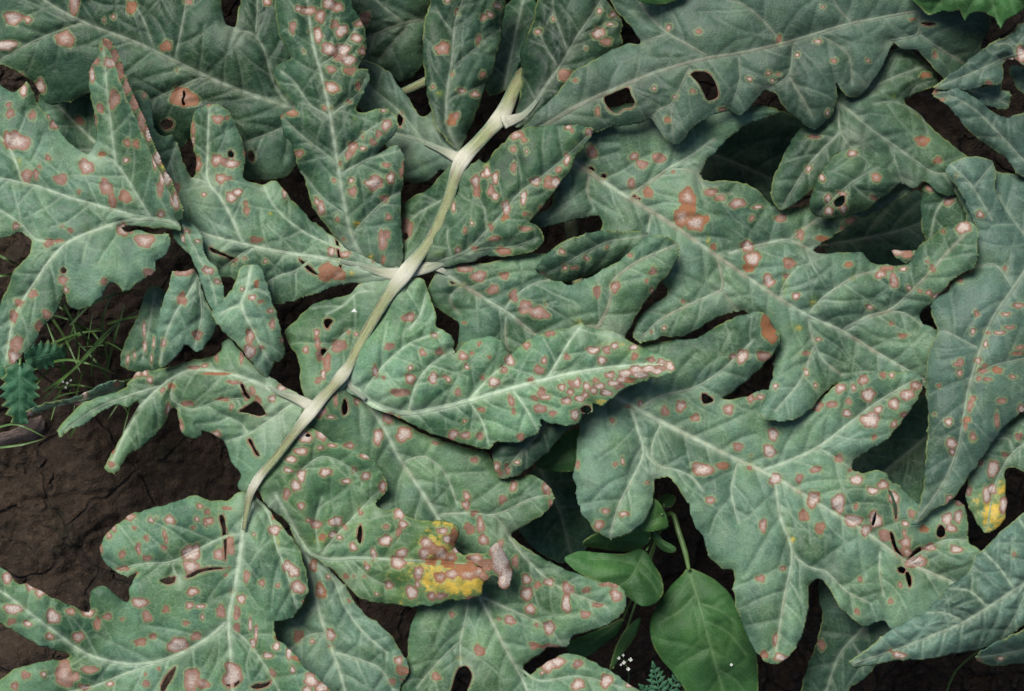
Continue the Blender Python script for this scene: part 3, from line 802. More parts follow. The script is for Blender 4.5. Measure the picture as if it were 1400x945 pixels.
# ---- leaf at top right (pale grey)
B('leaf', [(700, 188), (721, 168), (746, 142), (770, 118), (787, 96), (806, 86), (829, 72), (856, 60), (876, 58), (871, 46), (860, 34), (842, 14), (830, -10), (826, -80), (1310, -80), (1340, -10), (1356, 20), (1350, 46), (1345, 56), (1340, 75), (1325, 112), (1303, 120),
             (1290, 108), (1277, 93), (1263, 77), (1251, 69), (1236, 69), (1222, 60), (1215, 72), (1203, 96), (1188, 118), (1178, 130), (1165, 134), (1150, 125), (1142, 112), (1145, 126), (1140, 150), (1127, 171), (1114, 177), (1101, 172), (1083, 157), (1067, 141),
             (1060, 128), (1048, 124), (1040, 131), (1026, 147), (1011, 159), (997, 152), (981, 156), (960, 165), (943, 182), (927, 198), (917, 197), (905, 185), (897, 173), (892, 164), (870, 170), (850, 172), (830, 175), (815, 182), (790, 178), (760, 178), (725, 182)],
  [(710, 180, -14), (800, 130, -5), (850, 90, -8), (840, -40, -10), (970, 80, 10), (1100, 50, 12), (1250, 20, 5), (1340, 40, -30), (1300, 110, -40), (1165, 130, 8), (1110, 172, 10), (920, 195, 6), (1010, 155, 5), (1235, 68, -12), (1050, 125, 14)],
  label='large pale grey leaf with a black torn hole below its long midrib', lum=0.66,
  veins=[(7, (700, 200), (740, 175), (790, 145), (850, 118), (900, 98), (970, 79), (1010, 73), (1080, 57), (1160, 33), (1200, 25), (1256, 15)), (4, (970, 79), (935, 58), (912, 45), (880, 12), (865, -20)), (3, (912, 46), (895, 52), (880, 58)),
         (3, (943, 93), (930, 120), (917, 143), (898, 152), (893, 162)), (3, (917, 143), (921, 192)), (3, (1084, 58), (1083, 85), (1078, 103), (1064, 115), (1050, 123)), (4, (1078, 103), (1093, 128), (1110, 158)), (3, (1068, 58), (1045, 30), (1015, 6), (995, 0)),
         (3, (1165, 32), (1145, 10), (1130, -20)), (4, (1256, 15), (1255, 46), (1232, 53), (1212, 56)), (4, (1255, 46), (1290, 70), (1320, 87)), (3, (1120, 48), (1160, 75), (1165, 115)), (3, (1010, 75), (1012, 110), (1002, 140))],
  holes=[[(826, 134), (838, 127), (859, 120), (863, 130), (868, 140), (865, 146), (852, 149), (843, 155), (836, 152)], [(944, 101), (952, 98), (968, 100), (977, 111), (981, 133), (968, 138), (962, 127), (955, 114)], [(1259, 32), (1268, 31), (1281, 33), (1268, 35)]],
  spots=[(914, 38, 4, 5), (955, 43, 4, 4), (817, 153, 4, 6), (787, 110, 3, 2.5), (894, 121, 3), (923, 133, 3.5), (947, 125, 4, 3), (913, 164, 5, 4, .2, .6), (988, 150, 5, 4), (1131, 155, 3, 4), (1065, 54, 4, 6, .2), (1140, 83, 5, 3), (1187, 83, 3), (1051, 100, 4, 3), (1065, 102, 3, 2), (1118, 57, 6, 3), (1056, 110, 3), (1025, 108, 5, 3), (1090, 75, 3)],
  tone=0.95, warm=.0, small=.08, dens=.9, red=.5, puff=1.6)

# ---- right-hand leaf with the rusty triple spot
B('leaf', [(742, 225), (765, 180), (800, 160), (870, 140), (960, 140), (1040, 145), (1063, 148), (1067, 154), (1048, 162), (1026, 168), (1005, 182), (985, 200), (966, 222), (958, 240), (968, 247), (1000, 248), (1020, 252), (1040, 263), (1052, 277), (1070, 285),
             (1105, 280), (1160, 262), (1215, 250), (1245, 252), (1246, 260), (1215, 281), (1171, 303), (1133, 327), (1113, 342), (1120, 346), (1150, 346), (1181, 347), (1190, 358), (1212, 361), (1241, 362), (1251, 345), (1263, 331), (1286, 314), (1302, 306), (1322, 303), (1335, 311),
             (1337, 332), (1333, 366), (1317, 374), (1299, 386), (1294, 394), (1279, 410), (1264, 421), (1256, 433), (1262, 442), (1290, 455), (1300, 480), (1290, 530), (1262, 528), (1225, 530), (1180, 528), (1150, 524), (1136, 530), (1118, 549), (1102, 567), (1086, 573), (1060, 576), (1041, 571),
             (1040, 560), (1048, 541), (1056, 516), (1057, 497), (1062, 470), (1050, 445), (1035, 433), (1018, 427), (1002, 428), (980, 435), (964, 444), (937, 459), (905, 461), (875, 468), (865, 457), (870, 440), (886, 421), (906, 408), (913, 398), (906, 386), (880, 375), (845, 350), (826, 330),
             (821, 316), (824, 305), (820, 295), (806, 296), (790, 300), (770, 306), (745, 311), (726, 306), (730, 297), (752, 283), (755, 260)],
  [(750, 240, -34), (730, 303, -30), (800, 230, -40), (950, 200, -44), (1050, 155, -34), (965, 240, -30), (980, 350, -40), (875, 460, -14), (1000, 425, -30), (1100, 430, -42), (1060, 480, -48), (1050, 565, -12), (1090, 560, -14), (1150, 520, -46), (1240, 520, -44),
   (1260, 470, -40), (1250, 420, -30), (1325, 320, 22), (1300, 370, 12), (1220, 370, -22), (1150, 345, -40), (1115, 342, -38), (1230, 255, -62), (1060, 280, -50), (1170, 300, -58)],
  label='large lobed leaf with rusty merged triple spot and reddish midrib', lum=1.02,
  veins=[(7, (745, 198), (785, 222), (850, 265), (900, 295), (920, 308), (980, 350), (1020, 378), (1065, 408), (1105, 432), (1150, 452), (1200, 483), (1268, 522)), (5, (860, 268), (890, 248), (915, 230), (945, 213), (975, 190)), (3, (915, 231), (948, 234), (958, 240)), (3, (956, 240), (966, 262), (1000, 265)),
         (4, (980, 350), (987, 395), (968, 405), (935, 420), (902, 438), (876, 463)), (3, (987, 397), (1000, 415), (1010, 425)), (5, (998, 346), (1040, 335), (1078, 328), (1105, 340)), (4, (1080, 327), (1130, 292), (1165, 272), (1210, 256)), (3, (1066, 408), (1073, 388), (1090, 365)), (4, (1105, 430), (1125, 408), (1170, 378), (1200, 370)),
         (5, (1150, 452), (1190, 432), (1215, 425), (1250, 395), (1300, 340), (1325, 315)), (3, (1215, 425), (1240, 430), (1260, 445)), (4, (1105, 435), (1112, 465), (1125, 492), (1150, 512)), (4, (1114, 470), (1095, 520), (1060, 562)), (3, (806, 240), (803, 262), (812, 285)), (3, (890, 292), (886, 315), (880, 330))],
  spots=[(809, 208, 8, 9, .3), (867, 214, 6, 6, .5), (878, 225, 8, 7, .3), (901, 216, 9, 8, .2), (863, 251, 6, 7, .3), (886, 263, 8, 8, .2, .5), (940, 270, 14, 13, .5, .7), (932, 297, 13, 13, .5, .7), (951, 305, 14, 13, .7, .8), (940, 285, 12, 14, 0, 1), (962, 301, 8, 7, 0, 1), (972, 263, 9, 6, .3), (985, 271, 7, 5, .2), (975, 338, 5, 4, .1, .5),
         (1022, 337, 11, 8, .8), (1029, 354, 11, 12, .9, .6), (1023, 367, 8, 6, .1, 1), (1051, 384, 8, 11, .8), (1079, 360, 8, 9, .2), (1075, 377, 4), (1088, 405, 6, 5), (1094, 321, 7, 7, .3), (1068, 298, 8, 6, .3), (1028, 298, 4), (1008, 278, 12, 7, .6), (1036, 283, 8, 3), (1160, 362, 7, 4, .2, .8), (1204, 375, 8, 6, .6), (1222, 384, 7, 10, .5),
         (1213, 367, 9, 4), (1235, 368, 5, 4), (1243, 394, 4, 5), (1189, 420, 5, 4), (1234, 459, 6, 4), (1219, 442, 3), (1268, 357, 3), (1275, 368, 5), (1317, 311, 11, 9, .9), (1258, 398, 3), (1280, 405, 8, 4), (1102, 483, 7, 3), (1119, 464, 5, 3), (1102, 509, 4, 6, .9), (1060, 528, 4), (1115, 527, 3), (934, 412, 3), (908, 449, 3), (890, 454, 2),
         (1123, 326, 9, 4, .1, .8), (1165, 302, 9, 5, .3), (1270, 400, 6, 3), (740, 286, 6, 4), (1290, 317, 3)],
  holes=[[(805, 229), (811, 230), (812, 236), (808, 236)], [(823, 239), (829, 240), (828, 244), (823, 243)], [(866, 266), (870, 268), (869, 271), (865, 269)], [(872, 270), (876, 272), (874, 274)]],
  yellow=[(1073, 390, 5, 14, .55), (1113, 414, 8, 12, .5), (1090, 448, 16, 8, .4), (968, 330, 4, 12, .5)], tone=0.7, warm=.18, small=.12, red=.7)
# the narrow lobe of that leaf lying over its neighbour
B('leaflet', [(732, 368), (737, 376), (749, 381), (778, 386), (803, 378), (835, 367), (866, 350), (900, 345), (905, 330), (880, 318), (854, 317), (822, 316), (797, 321), (771, 330), (752, 344), (738, 358)],
  [(735, 370, 6), (800, 345, 8), (860, 330, -8), (900, 335, -24)], label='narrow oval lobe with pale yellow rim and a pinkish tip spot', lum=0.8, veins=[(4, (900, 315), (868, 325), (835, 330), (803, 344), (770, 363), (745, 376))],
  spots=[(741, 376, 5, 4, .8), (768, 344, 5, 4, .5, 0), (802, 353, 4, 4), (773, 367, 4, 3), (830, 338, 3), (786, 366, 5, 3)], tone=.35, warm=.15, small=.15, droop=11)

# ---- leaf at upper right, centre (two hanging lobes)
B('leaf', [(1068, 288), (1060, 282), (1054, 269), (1055, 255), (1062, 231), (1074, 207), (1086, 186), (1105, 165), (1130, 130), (1190, 90), (1235, 64), (1262, 83), (1284, 108), (1278, 118), (1254, 127), (1236, 137), (1250, 154), (1270, 170), (1290, 188), (1322, 213), (1345, 230), (1325, 262), (1290, 268), (1262, 249),
             (1254, 257), (1240, 255), (1220, 246), (1180, 232), (1150, 236), (1130, 246), (1112, 258), (1098, 272), (1080, 282)],
  [(1068, 285, -20), (1060, 240, -22), (1100, 170, -26), (1200, 100, -34), (1280, 110, -46), (1236, 138, -26), (1300, 200, -34), (1320, 250, -34), (1240, 250, -28), (1150, 190, -8), (1200, 200, -20), (1095, 270, -26)],
  label='mid-green leaf with a pointed hanging lobe below the pale grey leaf', lum=0.66,
  veins=[(5, (1130, 132), (1162, 152), (1195, 180), (1214, 193), (1250, 219), (1276, 236), (1300, 238)), (5, (1149, 180), (1130, 200), (1110, 221), (1090, 250), (1070, 284)), (4, (1146, 145), (1149, 180), (1162, 200)), (3, (1195, 142), (1225, 140), (1262, 163), (1268, 184)), (4, (1185, 122), (1225, 105), (1270, 88)), (3, (1215, 195), (1228, 232), (1234, 250)), (3, (1240, 135), (1255, 118), (1278, 110))],
  spots=[(1113, 187, 9, 3, .2), (1105, 230, 5, 5), (1261, 193, 9, 8, .3, .6), (1282, 219, 6, 5, .2, .5), (1265, 103, 8, 4, .2, .8), (1083, 173, 5, 4)], yellow=[(1222, 132, 4, 4, .5)], tone=0.35, warm=.25, small=.08)
B('leaflet', [(1169, 196), (1180, 199), (1200, 215), (1225, 240), (1233, 248), (1215, 264), (1186, 286), (1167, 293), (1133, 299), (1121, 296), (1110, 290), (1108, 274), (1114, 252), (1133, 221), (1155, 203)],
  [(1170, 200, -6), (1225, 243, -20), (1120, 290, 0), (1150, 250, 8), (1190, 280, -10)], label='oval hanging lobe with a hole ringed by pink spots', lum=0.66, veins=[(4, (1225, 218), (1195, 232), (1165, 250), (1140, 272), (1118, 294)), (3, (1180, 240), (1185, 220), (1165, 208)), (3, (1165, 252), (1185, 270), (1200, 272))],
  spots=[(1165, 210, 8, 5, .7), (1124, 243, 4, 6), (1198, 243, 6, 8, .4), (1132, 272, 5, 6, .7), (1133, 288, 7, 6, .8), (1153, 286, 6, 6, .7), (1151, 265, 6, 4, .5), (1225, 261, 6, 3), (1194, 270, 5, 4)], holes=[[(1140, 276), (1147, 269), (1154, 267), (1155, 276), (1150, 283), (1142, 283)]], tone=0.35, warm=.3, small=.1, droop=12)
B('leaflet', [(1264, 249), (1258, 265), (1259, 290), (1264, 325), (1290, 345), (1325, 310), (1320, 258), (1290, 250)], [(1260, 270, -52), (1300, 260, -40), (1300, 330, -45)], label='small shaded lobe tucked under the neighbouring bluish leaf', veins=[(3, (1300, 262), (1280, 290), (1272, 325))], spots=[(1271, 258, 6, 5, .3), (1297, 275, 8, 6, .4)], tone=.45)
B('leaflet', [(1219, 343), (1240, 342), (1256, 340), (1262, 330), (1264, 336), (1256, 350), (1246, 358), (1238, 360), (1230, 356)], [(1220, 344, -34), (1262, 333, -20), (1240, 357, -26)], label='dry curled brownish lobe tip beside the black gap', lum=.5, spots=[(1226, 345, 12, 6, .5, 0), (1240, 348, 8, 6, .2)], tone=.5, dens=0, grid=1.6, droop=4)

# ---- lower right leaf, heavily spotted
B('leaf', [(838, 505), (870, 474), (900, 466), (937, 464), (952, 464), (966, 455), (985, 443), (1005, 434), (1025, 428), (1044, 427), (1050, 433), (1057, 446), (1066, 458), (1067, 470), (1060, 481), (1050, 493), (1035, 509), (1018, 523), (1000, 538), (989, 546), (1002, 547), (1022, 541), (1050, 533), (1085, 545), (1118, 546), (1128, 540),
             (1141, 527), (1168, 516), (1190, 510), (1222, 508), (1251, 510), (1260, 519), (1259, 535), (1251, 554), (1236, 573), (1222, 592), (1203, 608), (1181, 621), (1167, 630), (1165, 637), (1169, 644), (1181, 646), (1192, 643), (1204, 644), (1214, 649), (1217, 656), (1230, 665), (1248, 681), (1275, 696), (1300, 684), (1318, 690), (1322, 712),
             (1325, 744), (1341, 751), (1334, 770), (1325, 790), (1300, 832), (1270, 852), (1240, 864), (1222, 862), (1209, 848), (1200, 850), (1190, 855), (1178, 856), (1165, 846), (1146, 827), (1137, 810), (1130, 798), (1121, 791), (1110, 794), (1105, 805), (1106, 835), (1098, 864), (1086, 889), (1070, 905), (1057, 909), (1044, 904), (1032, 886), (1019, 864), (1006, 830), (1002, 806), (1003, 781),
             (988, 778), (968, 760), (962, 735), (949, 716), (943, 694), (930, 671), (917, 655), (908, 652), (897, 657), (894, 685), (884, 710), (870, 723), (854, 733), (835, 738), (822, 733), (806, 717), (794, 698), (788, 679), (787, 660), (784, 653), (787, 631), (787, 609), (792, 583), (797, 561), (812, 540)],
  [(850, 510, -40), (960, 460, -34), (1055, 455, -18), (1030, 500, -26), (940, 570, -50), (1060, 560, -54), (1060, 650, -40), (1130, 545, -34), (1200, 515, -20), (1250, 530, -22), (1190, 640, -34), (1240, 680, -36), (1320, 740, -22), (1240, 770, -36), (1280, 840, -34), (1180, 850, -22), (1120, 792, -24), (1070, 895, -8), (1020, 860, -14), (950, 720, -22), (900, 655, -20), (835, 730, -2), (790, 650, -10), (870, 620, -28), (800, 570, -40)],
  label='large lower leaf dotted with ringed brown spots and torn near its tip', lum=1.12,
  veins=[(8, (820, 530), (860, 553), (900, 575), (950, 600), (1000, 625), (1060, 653), (1120, 690), (1180, 725), (1240, 768), (1305, 797)), (5, (862, 555), (873, 590), (880, 618), (862, 660), (846, 692), (834, 733)), (4, (880, 618), (900, 637), (925, 643), (945, 652), (960, 670)), (4, (872, 560), (900, 543), (950, 530), (985, 508), (1030, 465)),
         (5, (1038, 645), (1080, 630), (1118, 612), (1160, 580), (1200, 550), (1250, 520)), (3, (1118, 612), (1145, 628), (1163, 640)), (5, (1060, 654), (1068, 710), (1080, 740), (1083, 760), (1072, 820), (1061, 890)), (4, (1083, 758), (1105, 775), (1128, 780)), (3, (1203, 755), (1203, 785), (1208, 815)), (4, (1240, 769), (1290, 740), (1325, 738)), (3, (905, 578), (893, 605), (890, 630)), (3, (1010, 630), (1000, 670), (1010, 715)), (3, (1128, 780), (1160, 810), (1190, 825))],
  holes=[[(960, 538), (967, 540), (976, 548), (970, 551), (962, 552)], [(1242, 766), (1247, 757), (1255, 750), (1260, 748), (1258, 757), (1251, 766), (1245, 770)], [(1227, 777), (1234, 775), (1239, 779), (1236, 784), (1229, 782)], [(1239, 782), (1242, 782), (1246, 799), (1244, 803)], [(1281, 726), (1286, 718), (1291, 722), (1292, 732), (1286, 736), (1281, 732)], [(1192, 718), (1195, 706), (1198, 700), (1197, 712), (1194, 720)],
         [(1215, 670), (1218, 671), (1224, 685), (1227, 700), (1225, 712), (1223, 700), (1220, 684)], [(1217, 727), (1220, 729), (1226, 748), (1235, 764), (1231, 763), (1222, 750)]],
  spots=[(931, 555, 8, 8, .7), (909, 562, 6, 7, .3), (951, 571, 6, 6, .3), (996, 560, 7, 9, .5), (960, 642, 15, 10, .8), (988, 637, 8, 6, .2, .5), (971, 684, 8, 5, .5), (828, 699, 5, 5, .5), (819, 718, 8, 7, .6), (852, 703, 8, 4, .7), (851, 631, 3, 5), (876, 552, 4, 5), (789, 635, 4, 5), (885, 660, 3), (858, 555, 5, 3),
         (1057, 594, 7, 11, .9), (1052, 617, 9, 10, 1), (1009, 611, 7, 7, .3), (1026, 545, 4, 8, .4), (1040, 543, 5, 4), (1116, 555, 9, 8, .6), (1149, 531, 8, 7, .7), (1167, 530, 4, 5), (1180, 520, 8, 7, .5), (1187, 540, 9, 11, .9), (1190, 574, 13, 13, 1), (1201, 560, 6, 6), (1137, 553, 9, 5), (1160, 549, 5, 4), (1158, 565, 7, 6), (1222, 552, 9, 8, .8), (1240, 540, 12, 8, .7), (1252, 527, 8, 7, .6),
         (1222, 580, 5, 6), (1236, 567, 5), (1195, 598, 4, 4), (1207, 513, 4), (1219, 513, 4), (1147, 627, 8, 6, .1), (1115, 642, 8, 5, .4), (1093, 654, 6, 6, .3), (1092, 672, 3), (1060, 655, 9, 9, 1), (1025, 639, 5, 4), (1027, 623, 2), (1112, 683, 10, 12, .9, .6), (1146, 688, 11, 13, 1), (1099, 705, 8, 8, .2, .3), (1121, 722, 8, 8, .1, .4), (1043, 718, 6, 9, .5),
         (1171, 656, 9, 8, 1), (1193, 671, 8, 6, 1), (1207, 663, 8, 7, .8), (1222, 680, 9, 8, .9), (1166, 712, 12, 10, 1), (1197, 711, 10, 12, 1), (1184, 725, 8, 8, .9), (1210, 732, 9, 9, .1), (1238, 741, 8, 8, .5), (1247, 702, 5, 7), (1238, 716, 5, 5), (1263, 723, 7, 5, .1, .8), (1295, 710, 9, 9, .9), (1310, 706, 7, 9, .9), (1300, 722, 8, 7, .8), (1313, 685, 7, 9, .5), (1272, 748, 9, 6, .7), (1307, 751, 9, 6, .9), (1252, 768, 16, 9, .9),
         (1240, 755, 8, 8, .5), (1040, 791, 6, 6, .2), (1070, 777, 4), (1060, 874, 4, 9, .5), (1045, 895, 6, 5, .3), (1067, 899, 10, 6, .9), (1172, 836, 4), (1230, 799, 4), (1050, 447, 11, 17, 0, 1), (1056, 463, 9, 6, 0, .9), (1015, 487, 9, 10, .9), (1044, 487, 9, 8, .4), (1002, 488, 6, 4), (1176, 792, 4), (1218, 822, 4)],
  yellow=[(1078, 725, 5, 24, .35), (1083, 738, 7, 6, .6), (1204, 790, 3, 14, .4), (1310, 745, 40, 14, .25)], tone=0.75, warm=.22, small=.12, red=.35)
stalk('leaf_stalk', [(775, 10, -G + 90, 20), (770, 150, -230, 15), (780, 300, -150, 12), (800, 450, -85, 9), (822, 531, -54, 5)], art)

B('leaf', [(1125, 780), (1150, 800), (1180, 838), (1222, 845), (1235, 880), (1197, 912), (1178, 931), (1160, 944), (1175, 1010), (1092, 1010), (1095, 945), (1108, 899), (1117, 874), (1124, 842), (1118, 810)], [(1130, 800, -95), (1220, 870, -80), (1100, 1000, -150)], label='dark bluish leaf in shade under the spotted lower leaf, above bare soil', lum=0.7, veins=[(4, (1190, 845), (1178, 861), (1150, 892), (1130, 945), (1122, 990)), (3, (1165, 878), (1178, 900), (1180, 920))], spots=[(1123, 882, 5, 8, .2)], tone=.55, warm=0)

# ---- left leaflet of the central leaf: left half, ending in a sharp upright fold
B('leaflet', [(3, 504), (-2, 490), (-10, 450), (0, 416), (6, 404), (19, 371), (41, 344), (43, 328), (31, 319), (0, 326), (-50, 335), (-80, 300), (-80, 130), (-30, 105), (0, 115), (18, 126), (30, 119), (36, 110), (46, 128), (56, 150), (70, 160), (76, 168), (86, 185), (101, 201), (116, 209), (124, 210), (129, 200), (130, 165), (123, 132), (123, 92), (134, 76), (138, 54), (144, 54),
             (152, 62), (162, 88), (168, 110), (182, 140), (196, 172), (210, 210), (224, 240), (238, 268), (246, 300), (246, 316), (241, 314), (212, 312), (190, 310), (168, 311), (168, 315), (190, 315), (211, 320), (231, 322), (229, 345), (221, 353), (213, 360), (212, 368), (206, 376), (190, 386), (179, 395), (168, 400), (160, 391), (150, 388), (140, 405), (121, 420), (105, 424), (91, 416), (87, 402), (81, 420), (66, 440), (55, 450), (52, 460), (36, 480), (17, 498)],
  [(0, 490, 6), (40, 380, -6), (-40, 200, -40), (60, 250, -26), (36, 115, -34), (120, 208, -30), (125, 100, -10), (140, 58, 16), (165, 110, 30), (200, 190, 34), (235, 265, 30), (160, 150, 2), (245, 310, 16), (160, 220, -18), (170, 300, -14), (220, 330, -6), (150, 390, 2), (110, 420, -2), (60, 330, -16)],
  label='left leaflet with a sharp brown-edged upright fold and a torn end', lum=1.15,
  veins=[(6, (246, 306), (203, 299), (159, 306), (120, 319), (92, 332), (70, 354), (48, 386), (32, 410), (19, 435), (9, 490)), (5, (210, 300), (184, 295), (140, 283), (95, 270), (48, 254), (29, 250), (0, 244), (-40, 240)), (4, (32, 252), (24, 228), (13, 203), (0, 187), (-20, 170)), (4, (206, 298), (187, 267), (162, 228), (150, 217), (130, 215)), (4, (158, 224), (153, 184), (146, 120), (141, 63)),
         (4, (92, 331), (48, 327), (30, 308), (0, 288), (-30, 280))],
  holes=[[(83, 369), (87, 366), (91, 369), (90, 373), (85, 374)]],
  spots=[(22, 193, 22, 13, .7), (12, 190, 8, 10, .7), (12, 143, 4), (14, 155, 6, 7), (44, 158, 5, 7), (74, 170, 7, 7, .5), (128, 82, 9, 7, .3), (150, 86, 10, 8, .7), (126, 103, 4, 11, .9), (137, 148, 6, 6, .2), (156, 136, 8, 14, .3), (118, 228, 11, 11, .6), (140, 211, 6, 4, .1, .8), (145, 256, 10, 11, .4), (154, 275, 6, 10, .3), (171, 269, 9, 9, .2), (172, 219, 5, 4), (36, 241, 9, 9, .4), (49, 238, 4, 10, .4), (83, 245, 9, 9, .2),
         (66, 216, 4, 5), (220, 293, 6, 5), (174, 195, 6, 5), (186, 197, 6, 5), (198, 329, 13, 11, .6), (168, 314, 10, 9, .7), (204, 374, 8, 8, .3), (67, 332, 8, 6, .2), (80, 330, 9, 3, .1), (22, 309, 6, 5), (86, 383, 6, 7, .4), (45, 402, 6, 6), (26, 414, 6, 6), (19, 432, 6, 9, .3), (64, 430, 6, 7), (53, 446, 5, 9, .1), (22, 470, 9, 12, .2), (20, 488, 9, 12, .7), (142, 385, 5, 5), (90, 396, 4), (96, 315, 4), (32, 124, 5, 10, .9), (108, 262, 3), (54, 228, 3),
         (146, 60, 6, 5, .1), (157, 72, 5, 12, .2), (166, 100, 4, 14, .2), (174, 120, 4, 12, .3), (184, 145, 4, 14, .2), (195, 172, 4, 14, .3), (212, 218, 4, 16, 1), (222, 240, 4, 14, 1), (219, 258, 5, 11, .3), (236, 270, 4, 14, 1), (130, 165, 3, 8), (67, 160, 3)],
  yellow=[(8, 195, 6, 12, .5), (26, 224, 5, 12, .4), (220, 225, 5, 10, .5), (22, 255, 14, 6, .3), (120, 315, 10, 6, .3)], tone=0.6, warm=.2, small=.12)
# the dry brown rim curled up along the fold
B('leaflet', [(139, 53), (146, 53), (155, 62), (164, 84), (172, 106), (186, 138), (200, 170), (214, 206), (228, 236), (242, 266), (250, 300), (244, 302), (234, 270), (220, 242), (206, 212), (192, 176), (178, 144), (165, 112), (157, 88), (149, 68)],
  [(142, 56, 26), (170, 105, 46), (200, 175, 52), (232, 245, 48), (248, 300, 30)], label='narrow brown curled rim standing along the fold of the left leaflet', spots=[(146, 60, 8, 9, .1), (156, 76, 6, 12, .2), (165, 96, 6, 14, .1), (174, 118, 6, 14, .25), (184, 140, 6, 14, .1), (194, 164, 6, 14, .3), (203, 184, 5, 12, .9), (216, 215, 6, 14, 1), (228, 244, 6, 12, 1), (240, 276, 5, 12, 1)], yellow=[(222, 228, 4, 8, .6)], tone=.5, dens=0, grid=1.4, droop=3, wave=2)
# right half, from the fold to the node
B('leaflet', [(178, 127), (188, 125), (198, 125), (206, 140), (210, 165), (214, 181), (225, 186), (235, 183), (243, 197), (254, 229), (263, 243), (267, 239), (268, 220), (262, 190), (262, 165), (268, 150), (280, 145), (292, 142), (305, 146), (318, 160), (330, 185), (336, 210), (335, 228), (333, 244), (345, 248), (358, 254), (371, 247), (379, 247), (389, 262), (405, 280), (425, 300), (445, 315), (460, 325), (477, 335), (505, 350), (545, 368),
             (545, 388), (510, 388), (482, 389), (465, 391), (427, 404), (396, 413), (374, 418), (360, 410), (340, 392), (310, 380), (280, 372), (262, 352), (240, 330), (228, 300), (205, 240), (190, 180)],
  [(190, 135, -32), (205, 190, -26), (230, 190, -30), (260, 240, -36), (290, 148, -24), (330, 200, -34), (370, 250, -34), (300, 260, -22), (240, 310, -14), (330, 330, -16), (420, 310, -28), (400, 405, -28), (470, 340, -10), (545, 378, -4), (480, 386, -18), (310, 375, -30)],
  label='left leaflet half with finger lobe, dead brown patch and crack by the central node', lum=1.15,
  veins=[(8, (550, 378), (500, 365), (440, 353), (385, 345), (330, 333), (285, 322), (246, 305)), (5, (332, 332), (318, 300), (300, 268), (285, 250), (284, 210), (286, 150)), (3, (470, 342), (420, 320), (390, 298), (370, 275), (362, 256)), (3, (286, 251), (272, 246), (262, 244)), (3, (345, 338), (328, 350), (300, 370)), (3, (430, 352), (405, 370), (380, 378), (352, 395)), (3, (243, 190), (232, 225), (225, 240))],
  holes=[[(312, 208), (316, 206), (320, 210), (318, 216), (313, 215)], [(286, 338), (296, 342), (306, 347), (316, 352), (325, 354), (318, 358), (310, 352), (300, 348), (289, 344)], [(318, 352), (321, 362), (316, 356)], [(408, 353), (418, 360), (430, 371), (436, 377), (424, 372), (413, 361)], [(459, 328), (462, 330), (464, 345), (467, 360), (466, 370), (463, 358), (461, 342)]],
  spots=[(298, 163, 7, 7, .4), (311, 161, 3), (296, 219, 9, 8, .6), (306, 221, 8, 5, .1), (316, 224, 10, 7, .7), (271, 224, 5, 12, .4), (264, 178, 3, 10, .3), (264, 192, 3, 8), (302, 244, 9, 7, .6), (311, 244, 6, 3), (316, 270, 7, 8, .8), (325, 263, 8, 5, .9), (336, 278, 4, 4), (337, 288, 5, 5), (279, 266, 4, 3), (350, 328, 8, 5, .1), (389, 265, 3, 9, .7), (450, 371, 17, 11, .2, .7), (462, 375, 12, 9, .3, .5), (445, 380, 8, 6, .2, .6), (453, 344, 6, 7, .8), (472, 348, 8, 5, .6), (240, 258, 8, 7, .3), (334, 354, 3), (363, 357, 3), (286, 142, 4, 4), (336, 205, 3, 8), (197, 131, 3, 5)],
  yellow=[(370, 292, 4, 4, .5), (480, 375, 10, 8, .4)], tone=0.6, warm=.15, small=.12)
# the fold's hanging strip and two hanging lobes
B('leaflet', [(242, 300), (256, 302), (268, 310), (277, 325), (280, 348), (298, 368), (305, 392), (306, 418), (296, 432), (284, 412), (274, 384), (262, 352), (250, 330)], [(250, 305, 8), (275, 335, 14), (300, 390, 10), (295, 428, 0)], label='twisted strip hanging from the fold beside the torn black gap', lum=1.2, veins=[(3, (250, 308), (268, 345), (290, 390), (297, 425))], spots=[(284, 370, 9, 6, .7), (297, 385, 5, 4), (270, 330, 4, 3), (255, 316, 5, 4), (250, 328, 3, 8, .9)], tone=.45, warm=.15, wave=2, grid=1.8)
B('leaflet', [(236, 372), (250, 372), (264, 368), (273, 380), (280, 408), (292, 428), (296, 444), (286, 466), (268, 482), (260, 474), (254, 471), (246, 484), (236, 492), (220, 503), (216, 480), (214, 452), (219, 427), (225, 405), (232, 386)], [(250, 375, -4), (285, 440, -10), (218, 498, -22), (216, 440, -14), (252, 430, 2)], label='blue-green hanging lobe left of the twisted strip, ending in two points', lum=1.2, veins=[(4, (270, 378), (262, 395), (241, 427), (228, 455), (219, 495)), (3, (272, 385), (276, 430), (266, 475))],
  spots=[(249, 409, 8, 8, .2), (270, 458, 6, 9, .4), (224, 469, 4, 7, .6), (250, 373, 12, 5, .4), (260, 372, 6, 4)], tone=.62, warm=.02, small=.1)
